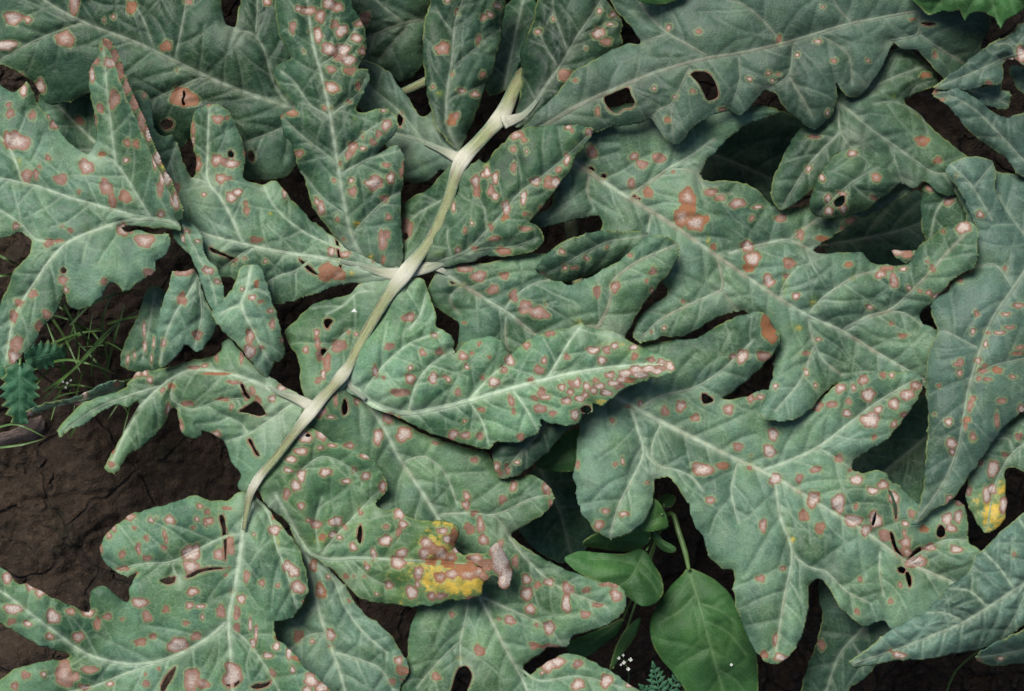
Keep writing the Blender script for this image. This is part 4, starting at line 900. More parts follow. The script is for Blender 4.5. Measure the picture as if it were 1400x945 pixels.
B('leaflet', [(343, 362), (330, 365), (324, 378), (317, 395), (300, 416), (290, 427), (302, 449), (321, 468), (337, 487), (352, 505), (366, 519), (372, 505), (375, 494), (383, 496), (391, 478), (387, 462), (378, 427), (368, 398), (360, 372), (353, 363)], [(343, 365, 6), (330, 420, 12), (380, 470, -10), (366, 515, -26), (300, 430, 0), (340, 480, -4)], label='blue-green hanging lobe with a long pink scar near its ragged end', lum=1.25, veins=[(5, (343, 364), (336, 400), (330, 415), (345, 450), (368, 495)), (3, (330, 418), (315, 422), (300, 430)), (3, (338, 400), (352, 395), (368, 405))],
  spots=[(351, 388, 4, 5, .1, .6), (331, 395, 3, 3, .8), (345, 407, 7, 4, .8), (356, 413, 5, 3, .2), (370, 425, 4, 4), (372, 443, 4, 9, .4), (342, 460, 7, 12, .5), (341, 481, 10, 11, .8), (386, 465, 3, 5), (357, 475, 4, 5, .2)], tone=.68, warm=.02, small=.1)

# ---- upward leaflet of the central leaf
B('leaflet', [(368, -80), (375, 0), (378, 25), (381, 48), (392, 67), (397, 81), (384, 86), (376, 93), (374, 103), (383, 121), (398, 137), (405, 146), (394, 153), (384, 160), (387, 181), (398, 197), (404, 210), (405, 223), (414, 241), (421, 263), (427, 283), (438, 300), (452, 317), (470, 336), (495, 358), (545, 375), (552, 345), (548, 300), (549, 273), (552, 241), (552, 211), (544, 200), (528, 203), (516, 211), (526, 197), (541, 181), (544, 165), (536, 152), (519, 149), (500, 154), (487, 152), (497, 127), (505, 106), (503, 94), (490, 94), (500, 74), (502, 58), (499, 41), (491, 23), (482, 8), (480, -20), (482, -80)],
  [(375, -40, -6), (425, -40, 14), (480, -40, 0), (378, 100, -4), (440, 100, 16), (498, 60, 4), (385, 160, 0), (405, 220, -12), (500, 100, 4), (540, 165, 12), (516, 212, 8), (550, 230, 8), (460, 200, 14), (475, 290, 4), (545, 300, -6), (430, 285, -16), (545, 375, -4)],
  label='upward leaflet with large merged white-centred spots beside its straight midrib', lum=0.84,
  veins=[(7, (545, 376), (500, 358), (482, 325), (473, 290), (464, 240), (458, 200), (450, 150), (440, 105), (428, 60), (422, 15), (416, -40)), (4, (459, 222), (430, 200), (408, 182), (386, 161)), (4, (452, 160), (425, 145), (400, 110), (385, 98)), (4, (466, 238), (490, 225), (505, 217), (525, 212), (546, 206)), (4, (482, 320), (500, 300), (520, 280), (548, 262)), (3, (449, 160), (470, 145), (490, 128), (503, 100)), (4, (462, 215), (485, 195), (505, 178), (535, 160)), (3, (436, 90), (460, 75), (485, 40)), (3, (475, 295), (445, 275), (412, 235))],
  spots=[(400, 37, 5, 8, .3), (421, 15, 12, 7, .6), (408, 12, 5, 4), (450, 5, 10, 8, .8), (462, 10, 7, 7, .5), (438, 22, 8, 9, .6), (435, 48, 6, 13, .8), (467, 42, 9, 9, 1), (491, 32, 6, 5, .5), (487, 52, 8, 7, .7), (495, 70, 5, 7, .5), (450, 67, 11, 10, .7), (469, 68, 9, 10, 1), (476, 82, 10, 9, .9), (478, 97, 8, 6, .1), (453, 95, 6, 6, .3), (462, 78, 8, 6, .1), (457, 33, 5, 6, .1), (453, 120, 10, 9, .8, .5), (490, 118, 4, 6), (477, 139, 4, 3), (443, 148, 3, 4), (451, 148, 2.5), (383, 157, 6, 4, .1, .7), (398, 153, 8, 7, .3, .5), (409, 210, 7, 5, .4), (528, 171, 8, 9, .6), (518, 183, 5, 5),
         (510, 194, 5, 5), (524, 151, 4, 3), (482, 201, 8, 8, .5), (477, 211, 6, 7, .3), (496, 203, 4, 4, .8), (496, 186, 3, 4), (465, 225, 3, 4, .1, .8), (528, 226, 5, 4), (534, 243, 6, 10, .8), (513, 250, 11, 11, .6), (506, 250, 7, 6, .9), (549, 236, 3, 6, .2), (482, 262, 7, 6, .2), (480, 247, 5, 4), (526, 272, 5, 6, .2), (457, 247, 3), (439, 285, 6, 10, .6), (433, 276, 4, 6), (461, 300, 3, 4), (531, 297, 4, 5), (523, 330, 6, 14, .4), (528, 322, 5, 8), (524, 355, 3, 7, .1), (552, 225, 3, 4)],
  yellow=[(488, 307, 7, 5, .7), (506, 352, 8, 6, .5), (482, 250, 4, 5, .6), (485, 162, 3, 4, .5)], tone=0.22, warm=.12, small=.2)

# ---- small spotted leaflet right of the stalk
B('leaflet', [(655, 218), (648, 222), (630, 230), (620, 246), (618, 264), (606, 284), (598, 307), (584, 331), (578, 352), (590, 364), (628, 362), (646, 358), (657, 352), (690, 351), (714, 349), (735, 340), (743, 329), (742, 319), (733, 308), (724, 304), (738, 287), (759, 260), (778, 235), (786, 217), (798, 202), (810, 184), (814, 176), (806, 173), (778, 171), (749, 172), (718, 175), (700, 182), (690, 194), (672, 212), (665, 224)],
  [(628, 240, -2), (590, 335, -4), (590, 362, -4), (700, 190, 10), (760, 176, 14), (810, 178, 16), (760, 240, 10), (690, 280, 14), (735, 325, 12), (690, 348, 0), (650, 290, 4)],
  label='small leaflet right of the stalk, crowded with brown spots, pointed yellowish tip', lum=0.76,
  veins=[(5, (596, 360), (640, 342), (660, 322), (690, 290), (710, 265), (750, 235), (790, 200), (810, 180)), (4, (640, 345), (665, 340), (700, 338), (735, 326)), (3, (664, 310), (663, 288), (652, 268), (645, 255)), (3, (618, 352), (612, 330), (612, 310))],
  spots=[(650, 248, 6, 11, .7), (652, 262, 6, 7, .1), (666, 236, 5, 8, .9), (660, 239, 4, 4), (677, 243, 5, 8, .8), (671, 260, 5, 8, .3), (677, 268, 5, 7, .8), (702, 229, 4, 6, .2), (692, 284, 6, 13, .9), (690, 297, 5, 5, .1, .8), (716, 270, 5, 11, .9), (732, 248, 7, 7, 1), (750, 250, 8, 9, .3), (760, 250, 8, 9, .9), (775, 218, 5, 9, .8), (764, 232, 4, 5), (620, 284, 3, 9, .8), (671, 310, 4, 6, .1), (688, 343, 11, 6, .2, .4), (676, 326, 8, 4), (718, 313, 8, 4, .1), (742, 286, 6, 4), (718, 293, 3), (636, 315, 3, 4), (645, 305, 3), (706, 185, 10, 6, .6), (716, 191, 5, 4), (702, 204, 5, 4), (777, 174, 5, 4), (806, 181, 7, 5, .6), (720, 207, 2, 4), (648, 340, 6, 4), (626, 342, 4, 6)],
  yellow=[(664, 224, 6, 6, .5), (600, 348, 10, 6, .4), (790, 198, 12, 6, .3)], tone=0.12, warm=.3, small=.25)

# ---- right leaflet with the finger lobe
B('leaflet', [(588, 366), (625, 362), (660, 360), (695, 352), (733, 346), (752, 350), (760, 368), (768, 384), (772, 389), (787, 388), (806, 379), (835, 363), (854, 351), (870, 335), (886, 324), (902, 322), (921, 329), (929, 337), (927, 354), (914, 374), (895, 398), (879, 418), (867, 437), (860, 452), (854, 462), (850, 490), (800, 500), (700, 510), (640, 500), (623, 487), (627, 460), (625, 440), (610, 432), (601, 423), (590, 418), (583, 404), (588, 388), (594, 374)],
  [(592, 368, -4), (600, 420, -18), (625, 480, -20), (700, 355, -14), (760, 375, -18), (800, 440, -8), (850, 480, -8), (925, 338, 22), (890, 330, 12), (900, 390, 6), (840, 365, 6), (700, 440, -10), (870, 430, -2)],
  label='right leaflet with pair of merged tan spots and a blunt finger lobe', lum=1.0,
  veins=[(6, (592, 364), (625, 385), (665, 410), (700, 432), (732, 458), (790, 485)), (3, (692, 430), (691, 458), (696, 488)), (5, (795, 470), (820, 443), (834, 412), (836, 388), (865, 362), (925, 334)), (3, (822, 445), (795, 447), (780, 452)), (3, (688, 425), (705, 405), (730, 388), (756, 382)), (3, (630, 390), (615, 410), (628, 430))],
  spots=[(635, 367, 11, 6, .4), (655, 378, 10, 9, .5), (690, 377, 8, 5, .3), (674, 396, 8, 7, .2), (702, 405, 7, 8, .3), (718, 420, 10, 10, .4), (734, 427, 10, 10, .5), (745, 430, 7, 6, .1), (816, 399, 6, 8, .2), (841, 392, 8, 8, .4), (893, 371, 5, 6, .3), (884, 384, 3), (891, 397, 3), (862, 349, 4, 3), (752, 457, 8, 4)], holes=[[(615, 385), (619, 385), (623, 388), (618, 388)]],
  yellow=[(792, 442, 8, 8, .5)], tone=.42, warm=.22, small=.15, red=.8)

# ---- wing of blade left of the middle stalk
B('leaflet', [(545, 380), (500, 384), (488, 390), (478, 402), (455, 408), (427, 417), (405, 437), (389, 453), (392, 465), (402, 481), (410, 503), (411, 529), (420, 548), (448, 552), (486, 512), (517, 461), (548, 408), (560, 382)], [(540, 385, -4), (480, 400, -10), (400, 450, -22), (410, 525, -14), (505, 460, 0), (450, 540, 0)], label='wing of blade left of the stalk with small black holes and dead streaks', lum=1.15,
  veins=[(3, (510, 398), (490, 400), (470, 417), (447, 430)), (3, (478, 450), (458, 470), (440, 490))], holes=[[(443, 438), (449, 435), (455, 439), (451, 444), (447, 450), (444, 446)], [(439, 479), (443, 476), (447, 480), (446, 486), (441, 487)]],
  spots=[(433, 455, 5, 5), (418, 478, 4, 7, .6), (434, 468, 4, 10, .5), (437, 485, 5, 12, .2), (447, 495, 6, 12, .3), (442, 512, 4, 7), (463, 473, 12, 9, .1, 0), (487, 457, 4, 3), (435, 520, 5, 5)], tone=0.45, warm=0.4, small=.2)

# ---- middle right leaflet with the blistered tip
B('leaflet', [(548, 388), (562, 382), (577, 380), (584, 394), (592, 416), (597, 430), (597, 448), (606, 451), (617, 459), (621, 471), (621, 487), (625, 480), (632, 471), (642, 466), (663, 460), (683, 464), (693, 480), (698, 485), (708, 478), (721, 465), (749, 453), (784, 447), (795, 440), (802, 447), (818, 450), (836, 453), (851, 459), (860, 467), (879, 475), (911, 489), (921, 497), (924, 506), (913, 511), (887, 519), (867, 526), (848, 536), (834, 548), (822, 555), (811, 553), (811, 564), (798, 568), (795, 574), (787, 582), (765, 580), (746, 577), (738, 573), (739, 583), (732, 595), (720, 600), (706, 606), (690, 604), (677, 604), (669, 615), (648, 610), (619, 603), (600, 596), (576, 587), (540, 568), (500, 548), (468, 530), (468, 508), (492, 463), (520, 415), (540, 388)],
  [(550, 390, -2), (478, 515, 2), (515, 450, 3), (600, 452, 14), (620, 475, 4), (600, 540, 14), (690, 470, 10), (695, 500, 8), (790, 445, 16), (850, 470, 24), (920, 500, 38), (830, 545, 24), (750, 575, 16), (670, 605, 10), (580, 585, -2), (750, 515, 22)],
  label='middle leaflet with long pale rib, its tip blistered brown and white', lum=1.4,
  veins=[(8, (474, 524), (490, 535), (512, 553), (555, 565), (600, 558), (650, 545), (720, 525), (800, 507), (860, 500), (912, 498)), (4, (558, 564), (570, 525), (588, 500), (614, 482)), (4, (642, 547), (668, 518), (695, 496)), (4, (748, 519), (765, 490), (780, 465), (795, 445)), (3, (642, 550), (660, 578), (668, 608)), (3, (560, 450), (575, 430), (582, 402)), (3, (700, 532), (720, 560), (735, 588)), (3, (498, 535), (525, 500), (560, 470), (600, 455))],
  holes=[[(794, 559), (800, 555), (807, 556), (809, 562), (802, 566), (796, 564)]],
  spots=[(559, 434, 9, 7, .4), (594, 459, 5, 4, .8), (578, 482, 5, 5), (601, 481, 6, 5, .4), (513, 508, 5, 8, .7), (532, 474, 8, 5, .2), (561, 503, 4, 4), (561, 518, 7, 9, .7), (592, 517, 6, 10, .9), (547, 537, 13, 6, .1), (626, 536, 5, 5), (613, 519, 4), (608, 515, 3), (633, 487, 7, 7, .5), (638, 502, 4), (675, 522, 8, 8, .9), (697, 493, 8, 8, .9), (688, 505, 6, 5, .4), (645, 483, 3), (655, 470, 3), (660, 517, 3), (720, 472, 6, 5, .5), (752, 456, 8, 4, .3), (744, 493, 5, 5), (737, 506, 8, 6, .2), (726, 520, 6, 4), (775, 488, 5, 4), (811, 479, 9, 6, .9), (823, 493, 6, 7, .9), (829, 478, 5, 7, .4), (840, 473, 6, 5, .8), (866, 475, 7, 4, 1, 0), (868, 487, 5, 5, .2),
         (834, 513, 7, 6, .6), (855, 511, 9, 7, .9), (870, 505, 11, 7, .8), (887, 504, 11, 6, .8), (903, 503, 9, 5, .3), (916, 501, 6, 8, 1), (846, 528, 8, 5, .3), (829, 537, 9, 5, 1), (812, 534, 7, 5, .7), (793, 545, 7, 6, 1), (786, 525, 9, 7, .3), (789, 523, 4, 6, 1), (768, 530, 6, 5), (775, 548, 7, 6, .7), (740, 536, 6, 7, .2), (745, 543, 8, 4), (738, 559, 10, 6, .4), (755, 565, 5, 5), (786, 567, 7, 7, 1), (731, 544, 5, 4), (699, 548, 5, 8, .4), (702, 562, 3, 5), (658, 560, 5, 4), (635, 576, 3), (620, 594, 8, 7, .7), (636, 595, 7, 6, .5), (656, 596, 5, 6, .3), (712, 597, 6, 5, .2), (749, 543, 4), (860, 520, 10, 4, .2, .8), (800, 540, 6, 5, .6), (814, 520, 5, 4), (530, 571, 9, 9, .4), (838, 524, 9, 5, .9), (875, 513, 12, 5, 1, 0), (850, 519, 8, 5, .7), (898, 508, 10, 4, 1, 0), (820, 528, 8, 5, .9), (905, 495, 8, 5, .6), (890, 492, 8, 4, .3), (802, 528, 6, 6, .8), (780, 536, 6, 5, .6)],
  yellow=[(820, 551, 16, 8, .6), (855, 480, 40, 12, .28), (838, 470, 24, 8, .35), (795, 442, 7, 6, .45)], tone=0.4, warm=0.32, small=.25)
B('leaflet', [(690, 590), (676, 606), (674, 618), (675, 637), (683, 655), (693, 655), (706, 651), (727, 637), (749, 618), (768, 596), (782, 580), (770, 560), (720, 570)], [(680, 640, -6), (760, 590, -14), (700, 590, -10)], label='blue-green pointed lobe hanging below the middle leaflet', lum=0.75, veins=[(4, (750, 575), (730, 600), (705, 627), (684, 653))], spots=[(679, 638, 5, 7, .6), (694, 641, 4, 8, .3), (707, 632, 4, 3, .9), (685, 648, 4)], tone=.6, warm=.05)

# ---- withered left leaflet of the central leaf
B('leaflet', [(418, 546), (402, 536), (386, 526), (374, 518), (362, 512), (345, 497), (328, 480), (311, 463), (304, 470), (300, 480), (285, 488), (262, 492), (240, 499), (215, 505), (195, 507), (182, 514), (170, 530), (150, 538), (130, 545), (106, 556), (92, 570), (79, 590), (80, 598), (94, 588), (112, 582), (140, 562), (160, 553), (175, 557), (187, 549), (192, 556), (181, 575), (165, 600), (150, 625), (143, 640), (149, 646), (157, 648), (166, 639), (176, 622), (196, 610), (216, 590), (229, 575), (234, 560), (240, 559), (243, 575), (250, 592), (262, 600), (276, 595), (275, 589), (291, 595), (308, 605), (314, 624), (321, 640), (329, 649), (325, 664), (336, 676), (352, 668), (364, 652), (386, 627), (409, 598), (426, 565)],
  [(400, 550, -10), (350, 510, -26), (310, 465, -50), (240, 505, -44), (80, 595, -70), (150, 640, -48), (190, 555, -50), (230, 570, -56), (260, 595, -50), (310, 610, -50), (335, 660, -20), (300, 550, -38), (380, 600, -16)],
  label='withered left leaflet with a shrivelled curled blade and brown cracked edges', lum=1.15,
  veins=[(7, (400, 545), (365, 529), (330, 516), (295, 508), (263, 505), (241, 514), (210, 538), (194, 554), (165, 605), (152, 635)), (4, (225, 527), (180, 540), (130, 560), (90, 588)), (4, (400, 552), (368, 576), (337, 595), (311, 603)), (3, (238, 520), (235, 545), (262, 560), (300, 548), (335, 545)), (3, (340, 595), (330, 580), (310, 570))],
  holes=[[(327, 563), (338, 555), (349, 549), (358, 556), (363, 567), (356, 569), (340, 566)], [(329, 525), (332, 525), (336, 535), (342, 545), (338, 546), (331, 534)], [(339, 600), (342, 600), (348, 612), (355, 624), (351, 623), (344, 611)]],
  spots=[(234, 528, 5, 6, .1, .5), (205, 520, 5, 5), (178, 513, 8, 7, .9), (198, 510, 5, 6, .7), (188, 508, 5, 8, 1), (296, 593, 7, 5, .6), (247, 584, 4, 10, .2), (155, 615, 3, 8, .1, .6), (152, 635, 5, 5), (295, 511, 22, 2.5, .1, .7), (320, 523, 9, 3, .1), (265, 503, 12, 3, .2), (256, 552, 10, 4, .1), (230, 560, 4, 10), (305, 546, 12, 3, .1), (222, 533, 4, 4), (250, 470, 3), (280, 500, 6, 3), (330, 490, 3, 9, .4), (296, 488, 3, 8), (384, 531, 8, 5, 1, 0), (352, 549, 5, 8, .2), (372, 545, 5, 6, .9, 0), (394, 540, 8, 4, .6), (345, 535, 4, 9, .2), (336, 541, 3, 7, .1)],
  tone=0.6, warm=.42, small=.3, wave=6, puff=3, droop=7)
B('leaflet', [(36, 565), (50, 555), (95, 546), (130, 531), (150, 522), (170, 523), (168, 535), (132, 546), (110, 558), (104, 554), (88, 553), (60, 562), (38, 569)], [(40, 566, -110), (100, 550, -95), (168, 528, -72)], label='thin dried twisted leaf end curling toward the grass', veins=[(3, (168, 527), (120, 546), (70, 556), (40, 566))], spots=[(116, 540, 4, 8, 1), (42, 566, 8, 4, .8), (105, 552, 7, 4, .4), (160, 525, 4)], tone=.75, warm=.1, grid=1.8)
B('leaflet', [(205, 390), (222, 395), (226, 430), (228, 480), (220, 505), (190, 510), (165, 500), (170, 470), (190, 430)], [(215, 400, -70), (180, 500, -90), (220, 495, -80)], label='shrivelled shaded blade with white streaks behind the hanging lobes', veins=[(3, (212, 400), (205, 440), (195, 490))], spots=[(197, 450, 3, 14, .9), (198, 472, 3, 12, 1), (175, 490, 3, 7, .8), (184, 485, 2, 6, .9), (210, 470, 2, 9, .9), (207, 490, 2, 6, .9)], tone=.4, wave=7)

# ---- blade below the node, right of the lower stalk (large, runs to the bottom edge)
B('leaf', [(400, 572), (428, 545), (462, 512), (482, 528), (500, 548), (540, 572), (574, 590), (610, 604), (640, 612), (668, 620), (682, 648), (700, 655), (722, 648), (740, 655), (752, 665), (757, 678), (755, 690), (742, 704), (716, 720), (700, 731), (708, 741), (730, 755), (755, 770), (790, 785), (820, 795), (845, 800), (855, 810), (857, 825), (850, 840), (830, 855), (800, 865), (782, 871), (775, 884), (752, 886), (730, 900), (715, 914), (718, 925), (738, 911), (758, 899), (776, 893), (800, 900), (830, 915), (860, 935), (884, 952), (905, 1010), (556, 1010), (546, 945), (549, 925), (556, 900), (558, 870), (570, 831), (570, 790), (500, 730), (450, 740), (400, 700), (385, 680), (366, 650), (380, 610)],
  [(430, 556, -6), (476, 520, -5), (580, 595, -28), (680, 640, -34), (755, 680, -22), (700, 730, -30), (600, 700, -34), (400, 650, -26), (640, 800, -44), (780, 800, -24), (850, 820, -14), (775, 880, -26), (720, 920, -30), (880, 960, -20), (560, 900, -34), (640, 920, -40), (560, 990, -44), (450, 720, -38)],
  label='broad lower blade running to the bottom edge, with pale rib and long pinkish spots', lum=1.05,
  veins=[(6, (478, 526), (505, 555), (525, 585), (545, 625), (575, 670), (598, 707), (620, 750), (655, 815), (668, 840), (690, 885), (715, 930), (735, 985)), (4, (598, 704), (640, 702), (676, 704), (727, 682), (754, 676)), (4, (655, 815), (700, 835), (750, 860), (770, 884)), (4, (642, 800), (638, 840), (630, 875), (630, 912)), (3, (550, 632), (580, 625), (607, 645), (625, 690)), (3, (676, 704), (690, 722), (700, 732)), (3, (630, 876), (600, 905), (570, 940)), (4, (690, 725), (720, 765), (760, 800), (830, 830)), (3, (700, 905), (735, 930), (790, 925), (850, 940))],
  holes=[[(606, 1015), (618, 940), (629, 913), (637, 911), (645, 922), (637, 950), (632, 1015)], [(472, 545), (475, 552), (474, 566), (470, 568), (468, 556)]],
  spots=[(649, 629, 6, 4), (638, 678, 5, 7, .6), (637, 690, 7, 6, .6), (687, 683, 6, 6, .2), (702, 665, 5, 9, .5), (747, 667, 7, 10, .5), (753, 690, 3, 9, .2), (642, 723, 8, 8, .2), (657, 718, 6, 12, .5), (661, 738, 8, 8, .6), (648, 702, 7, 4, .3), (685, 742, 5, 4), (720, 792, 6, 8, .8), (720, 812, 10, 9, .8), (725, 833, 9, 7, .7), (776, 805, 9, 9, .5), (774, 826, 7, 13, 1), (751, 796, 9, 5, .8), (802, 807, 5, 5), (842, 814, 9, 9, .6), (800, 840, 7, 6, .3), (816, 827, 8, 4), (829, 799, 8, 3), (697, 848, 8, 7, .5), (655, 889, 8, 8, .2), (751, 858, 8, 12, .8), (730, 883, 6, 6), (752, 884, 14, 4, .2), (750, 910, 13, 9, .8), (762, 905, 10, 9, .9), (790, 908, 8, 6, .4), (790, 936, 10, 9, .8), (829, 931, 10, 10, .9), (860, 937, 6, 4), (618, 840, 4, 5), (596, 925, 6, 6, .3), (741, 920, 3), (682, 846, 3), (734, 854, 3),
         (438, 563, 9, 8, .5), (452, 570, 6, 3), (459, 548, 3, 9, .2), (488, 550, 4, 5), (517, 597, 8, 11, .8), (552, 594, 12, 11, .9, .4), (530, 571, 8, 9, .5), (478, 609, 9, 4, .5), (438, 612, 5, 4), (595, 606, 5, 3), (628, 900, 2), (840, 800, 5), (704, 768, 5, 8), (735, 800, 5)],
  tone=0.5, warm=0.38, small=.2, red=.3)

# ---- lower leaflet with two lobes under the yellow one
B('leaflet', [(398, 720), (422, 752), (440, 770), (458, 786), (472, 801), (480, 813), (491, 832), (516, 851), (541, 877), (551, 893), (558, 908), (559, 921), (548, 937), (543, 960), (540, 1010), (430, 1010), (400, 950), (380, 905), (370, 870), (376, 845), (404, 838), (420, 810), (410, 770)],
  [(410, 740, -24), (470, 800, -28), (555, 910, -18), (440, 850, -30), (380, 870, -46), (420, 990, -50), (520, 990, -40)], label='two-lobed lower leaflet under the yellowing one, brown scorch at its right tip', lum=1.05,
  veins=[(7, (400, 715), (420, 760), (428, 797), (438, 842), (452, 883), (466, 924), (480, 980)), (4, (424, 765), (455, 790), (472, 830), (500, 868), (530, 893)), (4, (456, 892), (490, 902), (520, 915), (537, 942)), (3, (446, 865), (420, 870), (395, 890))],
  spots=[(428, 774, 6, 11, .6, .6), (438, 808, 9, 11, .6, .9), (449, 788, 4, 4), (408, 870, 8, 9, .2), (427, 877, 4, 4), (452, 868, 7, 10, .8), (545, 903, 7, 6, .6), (550, 917, 9, 7, .3, .5), (536, 932, 5, 5), (477, 821, 3, 3), (452, 884, 3)], tone=.68, warm=.03, small=.1)

# ---- yellowing leaflet and its crumpled base
B('leaflet', [(352, 664), (368, 636), (384, 606), (402, 586), (430, 588), (455, 604), (480, 614), (504, 626), (522, 645), (530, 662), (526, 676), (514, 688), (526, 698), (545, 694), (555, 705), (565, 710), (588, 712), (611, 713), (625, 720), (628, 730), (621, 747), (637, 759), (662, 762), (670, 752), (678, 742), (686, 753), (696, 770), (699, 788), (690, 805), (682, 797), (682, 786), (674, 783), (662, 798), (658, 812), (646, 819), (611, 822), (590, 829), (576, 828), (560, 830), (535, 826), (507, 824), (490, 816), (474, 800), (459, 784), (440, 770), (424, 756), (396, 716), (364, 690)],
  [(360, 668, -3), (385, 618, -4), (402, 590, -3), (432, 598, 7), (470, 612, 16), (520, 650, 18), (440, 650, -6), (470, 680, -10), (512, 690, 2), (560, 702, 12), (622, 722, 24), (622, 750, 14), (680, 745, 34), (695, 780, 20), (650, 815, 14), (560, 826, -2), (480, 805, -10), (440, 770, -6), (540, 765, 6), (400, 715, -4)],
  label='yellowing leaflet with rust-brown blotches and a dry white curled tip', lum=1.05,
  veins=[(6, (376, 675), (400, 718), (424, 756), (445, 764), (490, 763), (535, 765), (590, 768), (640, 772), (672, 775)), (4, (440, 757), (470, 722), (500, 690), (522, 668)), (3, (405, 650), (440, 625), (478, 640), (495, 660)), (3, (436, 750), (432, 715), (440, 680)), (3, (480, 765), (505, 790), (540, 805))],
  holes=[[(490, 722), (493, 718), (495, 730), (492, 744), (489, 741)], [(416, 595), (421, 592), (425, 597), (420, 598)]],
  spots=[(417, 598, 12, 8, 1), (440, 594, 9, 8, .7), (412, 617, 9, 6, .8), (398, 628, 10, 5, .9), (412, 650, 7, 9, .9), (404, 664, 8, 8, .9), (392, 675, 6, 8, .4), (394, 643, 7, 4, .8), (438, 612, 5, 4), (453, 609, 7, 3), (478, 609, 10, 5, .5), (445, 646, 10, 6, .9), (502, 624, 9, 4, .9), (500, 651, 7, 6, .7), (474, 658, 7, 4, .8), (484, 643, 4), (523, 665, 5, 10, .6), (493, 700, 4), (412, 692, 5, 7, .6), (432, 717, 8, 7, .6), (421, 711, 4), (459, 713, 9, 8, 1), (455, 731, 6, 5, 1), (441, 735, 6, 5, .1, .6), (471, 721, 4, 5), (483, 748, 6, 6), (464, 735, 5, 4), (511, 758, 5, 9, .8), (527, 739, 9, 9, .9), (544, 769, 11, 11, .8), (550, 756, 8, 7, .8), (532, 800, 7, 6, .6), (572, 783, 8, 10, .7), (571, 799, 5, 5, .6), (563, 810, 9, 10, 1), (546, 703, 9, 8, .8), (551, 717, 6, 6, .8), (545, 727, 4, 6), (528, 720, 4), (515, 812, 3), (498, 788, 3), (502, 776, 4, 5),
         (605, 726, 7, 6, .6), (611, 737, 7, 6, 1), (583, 742, 10, 8, .6), (580, 757, 9, 9, .6), (603, 757, 13, 10, .6, .7), (616, 763, 9, 7, .5, .6), (618, 785, 12, 7, .6, .4), (602, 789, 9, 9, .5, .8), (640, 786, 14, 8, .5, .8), (655, 783, 11, 8, .6, .7), (590, 815, 6, 7, .5), (603, 815, 10, 5, .4), (632, 778, 14, 8, .1, 1), (612, 770, 12, 7, .1, 1), (648, 774, 12, 7, .2, .9), (590, 768, 9, 6, .1, 1), (667, 771, 13, 9, .4, .5), (650, 765, 14, 4, .1, .5), (684, 765, 10, 24, 1, 0), (690, 788, 9, 18, 1, 0), (680, 748, 6, 8, .9), (625, 752, 9, 5, 1), (592, 750, 10, 8, .3, .6), (646, 818, 12, 3, .2), (620, 735, 6, 14, .3, .9), (500, 770, 3), (473, 788, 4)],
  yellow=[(628, 796, 58, 22, 1.0), (595, 748, 28, 24, .85), (610, 716, 34, 9, .7), (600, 780, 50, 26, .75), (555, 780, 44, 30, .42), (560, 815, 34, 16, .4), (440, 735, 16, 12, .5), (480, 720, 60, 30, .2)], tone=.1, warm=.55, small=.3, droop=7)

B('leaflet', [(636, 760), (650, 757), (664, 758), (672, 748), (679, 741), (688, 752), (698, 768), (701, 788), (693, 806), (683, 803), (681, 790), (672, 786), (664, 796), (654, 790), (660, 776), (648, 770)], [(640, 762, 22), (679, 745, 50), (700, 780, 34), (688, 803, 40), (665, 775, 24), (658, 790, 26)], label='crumpled dry pinkish-white tip of the yellowing leaflet',
  spots=[(684, 765, 14, 26, 1, 0), (692, 790, 12, 18, 1, 0), (665, 772, 12, 9, .3, .5), (650, 764, 14, 7, .5, .2), (660, 788, 9, 9, .3, .4), (676, 748, 9, 9, 1, 0)], tone=.3, warm=.4, dens=0, grid=1.4, wave=9, droop=5)
